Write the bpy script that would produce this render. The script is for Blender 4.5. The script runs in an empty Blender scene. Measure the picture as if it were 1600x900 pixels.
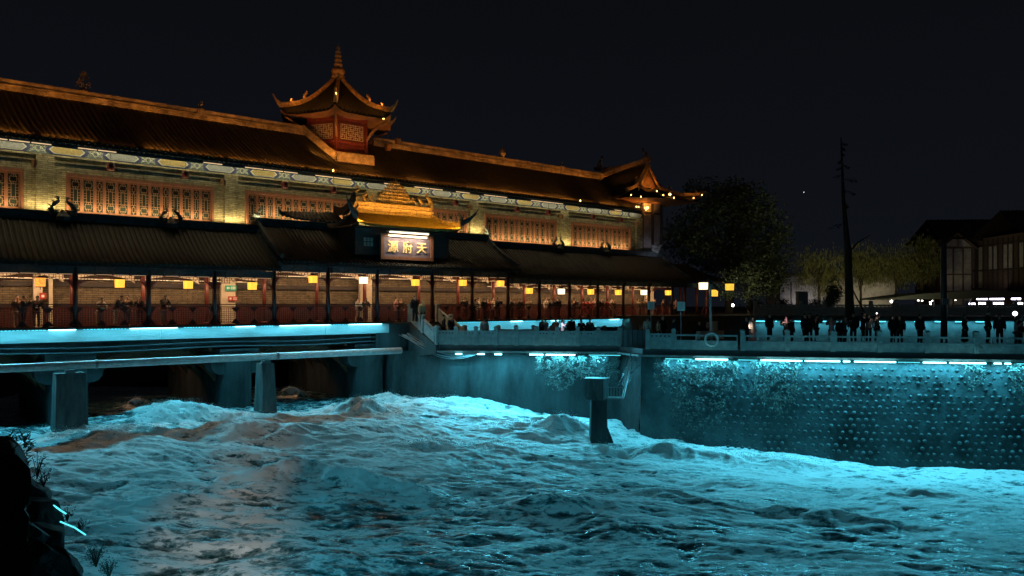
import bpy, bmesh, math, random
import numpy as np
from mathutils import Vector, Matrix, Euler
random.seed(7); rng = np.random.default_rng(11)
SC = bpy.context.scene
COL = SC.collection
PI = math.pi
R = math.radians
# ------------------------------------------------------------------ camera, world, exposure
cd = bpy.data.cameras.new('camera'); cam = bpy.data.objects.new('camera', cd); COL.objects.link(cam)
cam.location = (0, 0, 0); cam.rotation_euler = (R(90), 0, 0)
cd.lens = 27.0; cd.sensor_width = 36; cd.shift_y = 25/1600; cd.clip_end = 900; cd.clip_start = .05
SC.camera = cam
w = bpy.data.worlds.new('World'); SC.world = w; w.use_nodes = True
nt = w.node_tree; nt.nodes.clear()
wo = nt.nodes.new('ShaderNodeOutputWorld'); bg = nt.nodes.new('ShaderNodeBackground')
tcw = nt.nodes.new('ShaderNodeTexCoord'); sx = nt.nodes.new('ShaderNodeSeparateXYZ'); rp = nt.nodes.new('ShaderNodeValToRGB')
nt.links.new(tcw.outputs['Generated'], sx.inputs[0]); nt.links.new(sx.outputs['Z'], rp.inputs[0])
rp.color_ramp.elements[0].position = 0.0; rp.color_ramp.elements[0].color = (.0048, .0060, .0090, 1)
rp.color_ramp.elements[1].position = .42; rp.color_ramp.elements[1].color = (.0031, .0035, .0048, 1)
nt.links.new(rp.outputs[0], bg.inputs[0]); bg.inputs[1].default_value = 1.0
nt.links.new(bg.outputs[0], wo.inputs[0])
vs = SC.view_settings; vs.view_transform = 'Standard'; vs.look = 'None'; vs.gamma = 1; vs.exposure = 0
SC.cycles.use_denoising = True
SC.cycles.max_bounces = 5; SC.cycles.diffuse_bounces = 2; SC.cycles.glossy_bounces = 2
SC.cycles.sample_clamp_indirect = 4; SC.cycles.caustics_reflective = False; SC.cycles.caustics_refractive = False
# ------------------------------------------------------------------ frames
UX = Vector((.7660, .6428, 0)); NX = Vector((-.6428, .7660, 0)); D0 = 44.8
BROT = math.atan2(.6428, .7660)
BORG = NX*D0
def BR(u, v, w=0): return BORG + UX*u + NX*v + Vector((0, 0, w))
def px(x, z): return (x-800)/1200*z                      # offset to the side of a pixel column at a distance
def tpx(x, v=0):                                          # along the bridge at a pixel column
    q = (x-800)/1200; return (D0+v)*(.6428+q*.766)/(.766-q*.6428)
def vof(X, Y): return -.6428*X + .766*Y - D0
# ------------------------------------------------------------------ materials
MT = {}
def mat(name, col=(.5, .5, .5), rough=.7, metal=0, emit=None, es=1, noise=None, bump=0, bscale=20, spec=.4, coords='Object'):
    m = bpy.data.materials.new(name); m.use_nodes = True; MT[name] = m
    n = m.node_tree; b = n.nodes['Principled BSDF']
    b.inputs['Base Color'].default_value = (*col, 1); b.inputs['Roughness'].default_value = rough
    b.inputs['Metallic'].default_value = metal; b.inputs['Specular IOR Level'].default_value = spec
    if emit: b.inputs['Emission Color'].default_value = (*emit, 1); b.inputs['Emission Strength'].default_value = es
    tc = n.nodes.new('ShaderNodeTexCoord')
    if noise:                                            # (scale, dark factor, light factor, stretch)
        sc_, lo, hi, st = noise
        mp = n.nodes.new('ShaderNodeMapping'); mp.inputs['Scale'].default_value = st
        n.links.new(tc.outputs[coords], mp.inputs[0])
        ns = n.nodes.new('ShaderNodeTexNoise'); ns.inputs['Scale'].default_value = sc_; ns.inputs['Detail'].default_value = 6
        ns.inputs['Roughness'].default_value = .65
        n.links.new(mp.outputs[0], ns.inputs['Vector'])
        cr = n.nodes.new('ShaderNodeValToRGB')
        cr.color_ramp.elements[0].position = .3; cr.color_ramp.elements[1].position = .72
        cr.color_ramp.elements[0].color = (*[c*lo for c in col], 1); cr.color_ramp.elements[1].color = (*[min(1, c*hi) for c in col], 1)
        n.links.new(ns.outputs['Fac'], cr.inputs[0]); n.links.new(cr.outputs[0], b.inputs['Base Color'])
    if bump:
        n2 = n.nodes.new('ShaderNodeTexNoise'); n2.inputs['Scale'].default_value = bscale; n2.inputs['Detail'].default_value = 5
        n.links.new(tc.outputs[coords], n2.inputs['Vector'])
        bp = n.nodes.new('ShaderNodeBump'); bp.inputs['Strength'].default_value = bump; bp.inputs['Distance'].default_value = .05
        n.links.new(n2.outputs['Fac'], bp.inputs['Height']); n.links.new(bp.outputs[0], b.inputs['Normal'])
    return m
def brick_mat(name, c1, c2, mortar, scale, bw=.5, bh=.25, rough=.85):
    m = mat(name, c1, rough); n = m.node_tree; b = n.nodes['Principled BSDF']
    tc = n.nodes.new('ShaderNodeTexCoord'); sp = n.nodes.new('ShaderNodeSeparateXYZ'); cb = n.nodes.new('ShaderNodeCombineXYZ')
    n.links.new(tc.outputs['Object'], sp.inputs[0]); n.links.new(sp.outputs['X'], cb.inputs['X']); n.links.new(sp.outputs['Z'], cb.inputs['Y'])
    br = n.nodes.new('ShaderNodeTexBrick'); br.inputs['Scale'].default_value = scale
    br.inputs['Color1'].default_value = (*c1, 1); br.inputs['Color2'].default_value = (*c2, 1); br.inputs['Mortar'].default_value = (*mortar, 1)
    br.inputs['Mortar Size'].default_value = .02; br.inputs['Brick Width'].default_value = bw; br.inputs['Row Height'].default_value = bh
    n.links.new(cb.outputs[0], br.inputs['Vector'])
    ns = n.nodes.new('ShaderNodeTexNoise'); ns.inputs['Scale'].default_value = 2.3; ns.inputs['Detail'].default_value = 10; ns.inputs['Distortion'].default_value = .8; ns.inputs['Roughness'].default_value = .7
    n.links.new(tc.outputs['Object'], ns.inputs['Vector'])
    cr = n.nodes.new('ShaderNodeValToRGB'); cr.color_ramp.elements[0].position = .3; cr.color_ramp.elements[1].position = .7
    cr.color_ramp.elements[0].color = (.34, .36, .38, 1); cr.color_ramp.elements[1].color = (1.2, 1.2, 1.15, 1)
    n.links.new(ns.outputs['Fac'], cr.inputs[0])
    mx = n.nodes.new('ShaderNodeMix'); mx.data_type = 'RGBA'; mx.blend_type = 'MULTIPLY'; mx.inputs[0].default_value = 1
    n.links.new(br.outputs['Color'], mx.inputs[6]); n.links.new(cr.outputs[0], mx.inputs[7]); n.links.new(mx.outputs[2], b.inputs['Base Color'])
    bp = n.nodes.new('ShaderNodeBump'); bp.inputs['Strength'].default_value = .6; bp.inputs['Distance'].default_value = .03
    n.links.new(br.outputs['Fac'], bp.inputs['Height']); bp.invert = True; n.links.new(bp.outputs[0], b.inputs['Normal'])
    return m
CY = (.10, .72, 1.0); WARM = (1, .60, .24); ORNG = (1, .36, .05); GOLD = (1, .50, .05)
mat('roof_tile', (.019, .017, .014), .5, noise=(3, .5, 1.5, (1, 1, 1)), bump=.3)
mat('gold_tile', (.36, .25, .07), .4, noise=(4, .6, 1.3, (1, 1, 1)))
mat('ridge_clay', (.15, .115, .085), .7, noise=(2.2, .3, 1.7, (1, 1, 1)), bump=.8, bscale=9)
mat('carved_clay', (.34, .22, .10), .6, noise=(5, .3, 1.5, (1, 1, 1)), bump=1, bscale=14)
mat('slate_ridge', (.055, .075, .085), .6, noise=(3, .3, 1.8, (1, 1, 1)), bump=.6, bscale=10)
mat('dark_wood', (.045, .035, .035), .6, noise=(6, .6, 1.4, (.3, 1, 1)))
mat('blue_wood', (.028, .045, .062), .6, noise=(7, .4, 1.7, (.5, 1, 1)))
mat('red_lacquer', (.13, .028, .022), .35, noise=(5, .7, 1.3, (1, 1, .3)))
mat('dark_lacquer', (.045, .018, .02), .35)
mat('shade_red', (.06, .018, .015), .5, noise=(8, .5, 1.5, (1, 1, 1)))  # dark red with the gallery's floor-level shadow put into the colour
mat('rail_wood', (.24, .05, .04), .45, noise=(9, .6, 1.4, (1, 1, 1)))
mat('sash_wood', (.27, .115, .07), .6, noise=(5, .7, 1.2, (1, 1, .4)))
mat('lattice_wood', (.27, .16, .10), .6)
mat('window_glass', (.035, .045, .04), .12, spec=.6)
mat('tower_red', (.17, .035, .03), .5, noise=(6, .7, 1.3, (1, 1, 1)))
mat('pale_lattice', (.42, .38, .34), .6)
brick_mat('grey_brick', (.52, .46, .27), (.30, .26, .16), (.25, .22, .15), 1.0, .46, .11)
brick_mat('inner_brick', (.25, .19, .13), (.18, .14, .10), (.1, .08, .06), 1.0, .6, .12)
mat('plaster_cream', (.62, .52, .40), .8, noise=(3, .8, 1.1, (1, 1, 1)))
mat('frieze_ground', (.15, .20, .20), .7, noise=(14, .45, 1.3, (1, 1, 1)))
mat('frieze_blue', (.035, .05, .15), .6)
mat('frieze_cream', (.38, .31, .13), .7, noise=(9, .6, 1.25, (1, 1, 1)))
mat('frieze_pale', (.28, .31, .32), .7, noise=(16, .6, 1.2, (1, 1, 1)))
mat('frieze_line', (.50, .52, .46), .7)
mat('concrete', (.34, .35, .34), .85, noise=(1.2, .55, 1.2, (1, 1, 1)), bump=.4, bscale=6)
mat('stained_concrete', (.055, .068, .07), .85, noise=(.9, .3, 1.5, (1, 1, .25)), bump=.6, bscale=5)
mat('pier_concrete', (.11, .13, .13), .85, noise=(1.6, .2, 1.5, (1, 1, .22)), bump=.7, bscale=6)
mat('dark_concrete', (.045, .06, .062), .85, noise=(.9, .3, 1.6, (1, 1, .25)), bump=.6, bscale=5)
mat('pale_fascia', (.60, .61, .60), .8, noise=(1.1, .72, 1.12, (.35, 1, 3)), bump=.3, bscale=8)
mat('timber_beam', (.17, .085, .045), .7, noise=(2, .5, 1.4, (1, 1, 1)))
mat('balustrade_stone', (.30, .33, .33), .8, noise=(3, .7, 1.25, (1, 1, 1)), bump=.3, bscale=15)
mat('paving', (.12, .125, .13), .7, noise=(2, .7, 1.2, (1, 1, 1)))
mat('wet_stone', (.055, .09, .095), .6, noise=(.55, .12, 1.75, (1, 1, .8)), bump=1, bscale=4)
mat('stud_stone', (.075, .115, .12), .5, noise=(3, .4, 1.5, (1, 1, 1)))
mat('pipe_steel', (.70, .72, .72), .45, noise=(4, .7, 1.2, (1, 1, 1)))
mat('grey_metal', (.28, .30, .30), .45, metal=.3)
mat('dark_metal', (.04, .045, .05), .5)
mat('black_rock', (.014, .015, .015), .7, noise=(1.5, .4, 1.6, (1, 1, 1)), bump=1, bscale=3)
mat('vine_leaf', (.15, .185, .17), .6, noise=(7, .35, 1.6, (1, 1, 1)))
mat('twig', (.05, .04, .03), .8)
mat('dark_leaf', (.05, .075, .035), .6, noise=(1.2, .45, 1.5, (1, 1, 1)))
mat('willow_leaf', (.14, .145, .045), .6, noise=(1.1, .35, 1.35, (1, 1, 1)))
mat('bark', (.05, .042, .036), .9, noise=(5, .5, 1.4, (1, 1, .2)), bump=.6)
mat('ground_soil', (.05, .048, .042), .9, noise=(.5, .6, 1.4, (1, 1, 1)))
mat('skin', (.48, .30, .22), .55); mat('hair_black', (.012, .011, .011), .5)
mat('white_paint', (.72, .72, .70), .5); mat('red_paint', (.42, .05, .035), .45); mat('sign_green', (.03, .26, .16), .5, emit=(.03, .3, .17), es=.25)
mat('sign_blue', (.17, .14, .19), .4, noise=(4, .7, 1.3, (1, 1, 1))); mat('sign_gold', (.85, .62, .30), .4)
mat('house_wall', (.11, .075, .06), .8, noise=(3, .6, 1.2, (1, 1, 1))); mat('house_plaster', (.42, .40, .40), .8, noise=(2, .6, 1.1, (1, 1, 1)))
mat('cardboard', (.30, .22, .15), .8)
mat('led_cyan', (.5, .8, .9), emit=(.30, .92, 1), es=9); mat('led_cyan_soft', (.3, .6, .7), emit=(.10, .75, .85), es=1.6)
mat('lamp_warm', (.8, .7, .5), emit=(1, .66, .36), es=.85)
mat('lamp_white', (.9, .9, .9), emit=(1, .93, .80), es=12); mat('lamp_board', (.9, .8, .6), emit=(1, .84, .58), es=3)
mat('lamp_shop', (.9, .9, .9), emit=(.85, .8, 1), es=9)
mat('bulb_orange', (1, .6, .2), emit=(1, .50, .14), es=9)
mat('screen_glow', (.8, .8, .9), emit=(.9, .85, 1), es=3)
def lantern_mat(name, c1, c2, s):
    m = mat(name, c2, .6); n = m.node_tree; b = n.nodes['Principled BSDF']
    tc = n.nodes.new('ShaderNodeTexCoord'); vo = n.nodes.new('ShaderNodeTexNoise'); vo.inputs['Scale'].default_value = 9
    n.links.new(tc.outputs['Object'], vo.inputs['Vector'])
    cr = n.nodes.new('ShaderNodeValToRGB'); cr.color_ramp.elements[0].position = .36; cr.color_ramp.elements[1].position = .6
    cr.color_ramp.elements[0].color = (*c1, 1); cr.color_ramp.elements[1].color = (*c2, 1)
    n.links.new(vo.outputs['Fac'], cr.inputs[0]); n.links.new(cr.outputs[0], b.inputs['Emission Color']); b.inputs['Emission Strength'].default_value = s
lantern_mat('lantern_yellow', (1, .33, .01), (1, .62, .08), 1.25)
lantern_mat('lantern_orange', (1, .14, .02), (1, .42, .07), 1.15)
lantern_mat('lantern_pale', (1, .75, .3), (1, .93, .70), 1.9)
CLOTH = {}
for nme, c in dict(black=(.010, .011, .013), navy=(.015, .02, .035), grey=(.09, .09, .095), brown=(.09, .055, .035), beige=(.42, .33, .20), white=(.62, .60, .58),
                   red=(.36, .03, .03), cream=(.5, .45, .38), denim=(.05, .07, .11), khaki=(.28, .23, .16), pink=(.5, .26, .26), darkgreen=(.03, .05, .035)).items():
    CLOTH[nme] = mat('cloth_'+nme, c, .85)
# ------------------------------------------------------------------ mesh helpers
def lerp(a, b, t): return a+(b-a)*t
class MB:
    def __init__(s): s.v = []; s.f = []; s.mi = []; s.m = 0
    def add(s, vs_, fs):
        o = len(s.v); s.v += [tuple(p) for p in vs_]
        for f in fs: s.f.append([o+i for i in f]); s.mi.append(s.m)
    def box(s, x0, x1, y0, y1, z0, z1):
        s.add([(x0,y0,z0),(x1,y0,z0),(x1,y1,z0),(x0,y1,z0),(x0,y0,z1),(x1,y0,z1),(x1,y1,z1),(x0,y1,z1)],
              [(0,3,2,1),(4,5,6,7),(0,1,5,4),(1,2,6,5),(2,3,7,6),(3,0,4,7)])
    def frustum(s, cx, cy, z0, z1, a0, b0, a1, b1):
        s.add([(cx-a0,cy-b0,z0),(cx+a0,cy-b0,z0),(cx+a0,cy+b0,z0),(cx-a0,cy+b0,z0),(cx-a1,cy-b1,z1),(cx+a1,cy-b1,z1),(cx+a1,cy+b1,z1),(cx-a1,cy+b1,z1)],
              [(0,3,2,1),(4,5,6,7),(0,1,5,4),(1,2,6,5),(2,3,7,6),(3,0,4,7)])
    def tube(s, pts, rad, n=8):
        pts = [Vector(p) for p in pts]; k = len(pts)
        if not hasattr(rad, '__len__'): rad = [rad]*k
        vs_ = []; 
        for i, p in enumerate(pts):
            d = (pts[min(i+1, k-1)]-pts[max(i-1, 0)]).normalized()
            a = d.cross(Vector((0, 0, 1)) if abs(d.z) < .9 else Vector((1, 0, 0))).normalized(); b = d.cross(a)
            for j in range(n):
                t = 2*PI*j/n; vs_.append(p+(a*math.cos(t)+b*math.sin(t))*rad[i])
        fs = [(i*n+j, i*n+(j+1) % n, (i+1)*n+(j+1) % n, (i+1)*n+j) for i in range(k-1) for j in range(n)]
        fs += [tuple(range(n-1, -1, -1)), tuple(range((k-1)*n, k*n))]
        s.add(vs_, fs)
    def sweep(s, pts, w_, h_):                            # upright rectangular band along a path
        pts = [Vector(p) for p in pts]; k = len(pts); vs_ = []
        if not hasattr(w_, '__len__'): w_ = [w_]*k
        if not hasattr(h_, '__len__'): h_ = [h_]*k
        for i, p in enumerate(pts):
            d = (pts[min(i+1, k-1)]-pts[max(i-1, 0)]); d.z = 0; d.normalize() if d.length > 0 else None
            a = Vector((-d.y, d.x, 0))*w_[i]/2; u = Vector((0, 0, h_[i]))
            vs_ += [p-a, p+a, p+a*.8+u, p-a*.8+u]
        fs = [(i*4+j, (i+1)*4+j, (i+1)*4+(j+1) % 4, i*4+(j+1) % 4) for i in range(k-1) for j in range(4)]
        fs += [(0, 1, 2, 3), ((k-1)*4+3, (k-1)*4+2, (k-1)*4+1, (k-1)*4)]
        s.add(vs_, fs)
    def lathe(s, c, prof, n=12):
        c = Vector(c); vs_ = [c+Vector((r*math.cos(2*PI*j/n), r*math.sin(2*PI*j/n), z)) for r, z in prof for j in range(n)]
        k = len(prof); fs = [(i*n+j, i*n+(j+1) % n, (i+1)*n+(j+1) % n, (i+1)*n+j) for i in range(k-1) for j in range(n)]
        fs += [tuple(range(n-1, -1, -1)), tuple(range((k-1)*n, k*n))]; s.add(vs_, fs)
    def poly(s, pts, d):                                  # flat outline given thickness along vector d
        k = len(pts); p = [Vector(q) for q in pts]; d = Vector(d)
        s.add(p+[q+d for q in p], [tuple(range(k)), tuple(range(2*k-1, k-1, -1))]+[(i, k+i, k+(i+1) % k, (i+1) % k) for i in range(k)])
    def build(s, name, m, parent=None, smooth=False):
        me = bpy.data.meshes.new(name); me.from_pydata(s.v, [], s.f)
        ms = m if isinstance(m, (list, tuple)) else [m]
        for q in ms: me.materials.append(MT[q])
        if len(ms) > 1: me.polygons.foreach_set('material_index', s.mi)
        if smooth: me.polygons.foreach_set('use_smooth', [True]*len(me.polygons))
        me.update()
        o = bpy.data.objects.new(name, me); COL.objects.link(o)
        if parent: o.parent = parent
        return o
def tag(o, label=None, cat=None, group=None, kind=None):
    if label: o['label'] = label
    if cat: o['category'] = cat
    if group: o['group'] = group
    if kind: o['kind'] = kind
    return o
def empty(name, loc=(0, 0, 0), rz=0, label=None, cat=None, group=None):
    o = bpy.data.objects.new(name, None); COL.objects.link(o); o.location = loc; o.rotation_euler = (0, 0, rz)
    o.empty_display_size = .1
    return tag(o, label, cat, group)
KIDS = {}
def copy_tree(o, parent=None):
    c = o.copy(); COL.objects.link(c)
    if parent: c.parent = parent
    for ch in [q for q in bpy.data.objects if q.parent == o]: copy_tree(ch, c)
    return c
def dup(o, parent=None, loc=None, rz=None, kids=()):
    c = o.copy(); COL.objects.link(c)
    if parent: c.parent = parent
    if loc is not None: c.location = loc
    if rz is not None: c.rotation_euler = (0, 0, rz)
    for k in kids: dup(k, c)
    return c
def area(loc, size, power, col, direction, parent=None, spread=180, yaxis=None):
    """a lamp; size = (length along yaxis direction, width)"""
    l = bpy.data.lights.new('lamp', 'AREA'); l.shape = 'RECTANGLE'; l.size = size[0]; l.size_y = size[1]; l.energy = power; l.color = col
    l.spread = R(spread)
    o = bpy.data.objects.new('lamp', l); COL.objects.link(o)
    z = -Vector(direction).normalized(); x = Vector(yaxis) if yaxis is not None else Vector((1, 0, 0)); x = (x - z*x.dot(z)).normalized(); y = z.cross(x)
    o.matrix_world = Matrix.Translation(Vector(loc)) @ Matrix((x, y, z)).transposed().to_4x4()
    return o
def point(loc, power, col, r=.08):
    l = bpy.data.lights.new('lamp', 'POINT'); l.energy = power; l.color = col; l.shadow_soft_size = r
    o = bpy.data.objects.new('lamp', l); COL.objects.link(o); o.location = loc; return o
def spot(loc, target, power, col, ang=70, r=.15):
    l = bpy.data.lights.new('lamp', 'SPOT'); l.energy = power; l.color = col; l.spot_size = R(ang); l.spot_blend = .8; l.shadow_soft_size = r
    o = bpy.data.objects.new('lamp', l); COL.objects.link(o); o.location = loc
    o.rotation_euler = (Vector(target)-Vector(loc)).to_track_quat('-Z', 'Y').to_euler(); return o
# noise
_p = rng.permutation(256); _p = np.concatenate([_p, _p]); _g = rng.uniform(0, 2*PI, 256)
def perlin(x, y):
    xi = np.floor(x).astype(int); yi = np.floor(y).astype(int); xf = x-xi; yf = y-yi
    def gr(ix, iy, dx, dy):
        a = _g[_p[(_p[ix & 255]+iy) & 255]]; return np.cos(a)*dx+np.sin(a)*dy
    u = xf**3*(xf*(xf*6-15)+10); v = yf**3*(yf*(yf*6-15)+10)
    a = gr(xi, yi, xf, yf); b = gr(xi+1, yi, xf-1, yf); c = gr(xi, yi+1, xf, yf-1); d = gr(xi+1, yi+1, xf-1, yf-1)
    return (a+(b-a)*u)+((c+(d-c)*u)-(a+(b-a)*u))*v
def fbm(x, y, o=4, ridge=False):
    t = 0; a = 1; s = 0
    for i in range(o):
        n = perlin(x+17.3*i, y-9.1*i); n = (1-2*np.abs(n)) if ridge else n*1.6
        t = t+a*n; s += a; a *= .52; x = x*1.97; y = y*1.97
    return t/s
# tiled roof field: top edge A-B, eave C-D
def tiles(mb, A, B, C, D, ribs, nr=10, sag=.25, curl=0, amp=.05, per=8, pw=4, lip=True):
    A, B, C, D = [np.array(q, float) for q in (A, B, C, D)]
    nu = ribs*per; ss = np.linspace(0, 1, nu+1)
    fr = (np.arange(nu+1) % per)/per
    corr = np.where(fr < .5, np.sqrt(np.clip(1-(fr*4-1)**2, 0, 1)), 0)*amp
    corr += np.where(fr >= .5, -.02, 0)
    jit = rng.normal(0, .012, (nr+1, ribs+1)); idx = np.minimum(np.arange(nu+1)//per, ribs); corr = corr*(1+rng.normal(0, .10, ribs+1))[idx]
    rows = []
    for j in range(nr+1):
        r = j/nr
        P = (A[None]*(1-ss[:, None])+B[None]*ss[:, None])*(1-r)+(C[None]*(1-ss[:, None])+D[None]*ss[:, None])*r
        P[:, 2] += -sag*np.sin(PI*r)+curl*(r**2.5)*np.abs(2*ss-1)**pw+corr+jit[j][idx]
        rows.append(P)
    if lip:
        P = rows[-1].copy(); P[:, 2] -= corr+.10; rows.append(P)
    V = np.concatenate(rows); n1 = nu+1
    F = [(j*n1+i, (j+1)*n1+i, (j+1)*n1+i+1, j*n1+i+1) for j in range(len(rows)-1) for i in range(nu)]
    mb.add(V.tolist(), F)
def hip_path(A, C, sag=.25, curl=0, n=10, lift=.0):
    A = Vector(A); C = Vector(C); out = []
    for j in range(n+1):
        r = j/n; p = lerp(A, C, r); p.z += -sag*math.sin(PI*r)+curl*(r**2.5)+lift; out.append(p)
    return out
def finial(mb, base, h, d=(1, 0)):                        # curled ridge beast
    b = Vector(base); dx = Vector((d[0], d[1], 0))
    pts = [b, b+dx*.12*h+Vector((0,0,.35*h)), b-dx*.05*h+Vector((0,0,.62*h)), b-dx*.28*h+Vector((0,0,.80*h)), b-dx*.30*h+Vector((0,0,h)), b-dx*.12*h+Vector((0,0,1.05*h))]
    mb.tube(pts, [.20*h, .17*h, .13*h, .09*h, .06*h, .02*h], 7)
    for k in range(4):
        q = lerp(pts[k], pts[k+1], .5); mb.tube([q, q+dx*.26*h+Vector((0,0,.12*h))], [.06*h, .01*h], 5)
    mb.tube([b+Vector((0,0,.2*h)), b-dx*.35*h+Vector((0,0,.30*h))], [.10*h, .03*h], 5)
# ================================================================== RIVER
def level(v): return np.interp(v, [-60, -40, -30, -20, -12, -8, -3, 0, 20], [-9.4, -9.3, -9.02, -8.35, -7.55, -6.9, -6.5, -6.4, -6.3])
def river_height(X, Y):
    v = -.6428*X+.766*Y-D0
    L = level(v)
    wx = X+1.5*perlin(X*.12+3, Y*.12)+.45*perlin(X*.5, Y*.5+4); wy = Y+1.6*perlin(X*.10, Y*.13+7)+.45*perlin(X*.55+9, Y*.5)
    turb = np.interp(v, [-42, -28, -18, -8, -2, 1, 6], [.55, .62, .85, 1.1, 1.45, .7, .3])
    big = fbm(wx*.13, wy*.30, 3); med = fbm(wx*.30+5, wy*.75, 3, True); ch = fbm(wx*.75, wy*1.9+3, 4, True); sm = fbm(wx*2.2+4, wy*6.0, 4, True); ti = fbm(wx*6.5, wy*15, 3)
    h = .46*big+.22*med+.14*ch+.045*sm+.010*ti
    H = L+h*turb
    foam = np.zeros_like(X)
    for (cx, cy, lv, a, ra, rb, th, fo) in CRESTS:
        z = 1200*(-lv)/(cy-475); x0 = px(cx, z)
        dx = X-x0; dy = Y-z; c, s_ = math.cos(th), math.sin(th)
        p = dx*c+dy*s_; q = -dx*s_+dy*c
        q = q+.55*perlin(p*.8+cx, q*.4)+.22*perlin(p*2.1+cx, q*1.3); p = p+.5*perlin(p*.9, q*1.1+cy)
        bell = np.exp(-(np.abs(p)/ra)**1.7)*np.where(q < 0, np.exp(-(np.abs(q)/(rb*.5))**1.5), np.exp(-(q/rb)**2))
        H += a*bell*(.80+.22*ch+.07*sm)*.9; foam += fo*bell
    fz = np.interp(v, [-45, -34, -26, -16, -6, -3.6, -1.8, .5, 4], [-.04, .02, .20, .56, .66, .46, -.05, -.3, -.5])
    fz = fz+.34*np.clip((X-4)/10, 0, 1)*np.clip((Y-29)/7, 0, 1)-.30*np.exp(-((X+7)/8)**2)*np.clip((36-Y)/8, 0, 1)
    n = fbm(wx*.30+9, wy*.55, 5); n2 = fbm(wx*.8+2, wy*1.5, 5, True); n3 = fbm(wx*2.6+2, wy*4.2, 3, True)
    f = fz+foam*.95+.70*n+.66*(n2-.42)+.22*(n3-.4)+1.0*np.clip(ch-.45, -.4, .5)+.5*np.clip(big*.4, -.3, .3)
    return H, np.clip(f, 0, 1)
CRESTS = [(385, 690, -6.9, .85, 2.9, 1.5, .25, .35), (300, 668, -6.6, .6, 3.5, 1.0, .1, .8), (560, 652, -6.6, .75, 2.6, .9, .2, .9),
          (610, 634, -6.5, .55, 1.1, .6, 0, 1), (112, 684, -6.5, .25, 1.3, .9, 0, 1.2), (418, 632, -6.45, .22, .9, .7, 0, 1.2), (950, 695, -7.5, .3, .9, .5, 0, .9), (690, 640, -6.7, .55, 2.2, .9, .1, .9), (570, 752, -7.4, .75, 2.8, 1.3, -.15, .35),
          (465, 745, -7.4, .6, 2.0, 1.0, .3, .2), (882, 672, -7.2, .85, 1.8, 1.4, -.3, .9), (815, 670, -7.1, .3, 2.5, 1.2, 0, .7),
          (962, 706, -7.7, -.7, .8, 1.0, 0, 0), (1045, 712, -8.0, .75, 2.2, 1.0, -.1, .8), (1200, 722, -8.2, .35, 3.5, 1.0, -.1, .5),
          (150, 700, -6.7, .35, 2, 1.0, .1, 1.2), (205, 690, -6.7, .3, 1.6, .7, .3, 1.2), (250, 672, -6.6, .35, 1.4, .6, -.2, 1.3), (95, 697, -6.6, .25, 1.2, .7, .2, 1.3), (1050, 775, -8.3, .3, 2.6, 1.0, -.3, .1), (860, 790, -8.2, .5, 2.4, 1.0, .2, .1),
          (1290, 800, -8.5, .4, 2.6, .9, -.25, 0), (760, 700, -7.4, .25, 2.2, .9, .1, .5), (215, 640, -6.3, .75, .9, .8, .2, 1.2), (455, 622, -6.3, .8, .8, .7, -.2, 1.2),
          (665, 690, -7.0, .35, 1.6, .8, .1, .6), (1420, 770, -8.6, .35, 3, 1, -.1, .3)]
def river(name, x0, x1, y0, y1, res, parent=None):
    nx = int((x1-x0)/res)+1; ny = int((y1-y0)/res)+1
    xs = np.linspace(x0, x1, nx); ys = np.linspace(y0, y1, ny); X, Y = np.meshgrid(xs, ys)
    H, F = river_height(X, Y)
    me = bpy.data.meshes.new(name); nv = nx*ny
    me.vertices.add(nv); me.vertices.foreach_set('co', np.stack([X, Y, H], -1).ravel())
    i = np.arange(nx-1)[None]+np.arange(ny-1)[:, None]*nx
    q = np.stack([i, i+1, i+1+nx, i+nx], -1).reshape(-1, 4); nf = len(q)
    me.loops.add(nf*4); me.loops.foreach_set('vertex_index', q.ravel())
    me.polygons.add(nf); me.polygons.foreach_set('loop_start', np.arange(nf)*4)
    me.update(calc_edges=True); me.polygons.foreach_set('use_smooth', [True]*nf)
    at = me.attributes.new('foam', 'FLOAT', 'POINT'); at.data.foreach_set('value', F.ravel().astype(np.float32))
    me.materials.append(MT['river_water'])
    o = bpy.data.objects.new(name, me); COL.objects.link(o); return o
m = mat('river_water', (.03, .07, .075), .2, spec=.5); n = m.node_tree; b = n.nodes['Principled BSDF']
at = n.nodes.new('ShaderNodeAttribute'); at.attribute_name = 'foam'
tc = n.nodes.new('ShaderNodeTexCoord'); mp = n.nodes.new('ShaderNodeMapping'); mp.inputs['Scale'].default_value = (.38, 1.05, 1)
mp.inputs['Rotation'].default_value = (0, 0, R(14))
n.links.new(tc.outputs['Object'], mp.inputs[0])
nd = n.nodes.new('ShaderNodeTexNoise'); nd.inputs['Scale'].default_value = 1.6; nd.inputs['Detail'].default_value = 10; nd.inputs['Roughness'].default_value = .68; nd.inputs['Distortion'].default_value = 1.4
n.links.new(mp.outputs[0], nd.inputs['Vector'])
ad = n.nodes.new('ShaderNodeMath'); ad.operation = 'ADD'
sc2 = n.nodes.new('ShaderNodeMath'); sc2.operation = 'MULTIPLY_ADD'; sc2.inputs[1].default_value = 1.9; sc2.inputs[2].default_value = -.97
n.links.new(nd.outputs['Fac'], sc2.inputs[0]); n3 = n.nodes.new('ShaderNodeTexNoise'); n3.inputs['Scale'].default_value = 7.5; n3.inputs['Detail'].default_value = 6; n3.inputs['Roughness'].default_value = .7; n3.inputs['Distortion'].default_value = 1.2
n.links.new(mp.outputs[0], n3.inputs['Vector'])
ma = n.nodes.new('ShaderNodeMath'); ma.operation = 'MULTIPLY_ADD'; ma.inputs[1].default_value = .6; ma.inputs[2].default_value = -.30
n.links.new(n3.outputs['Fac'], ma.inputs[0]); a2 = n.nodes.new('ShaderNodeMath'); a2.operation = 'ADD'; n.links.new(ma.outputs[0], a2.inputs[0]); n.links.new(sc2.outputs[0], a2.inputs[1])
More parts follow.
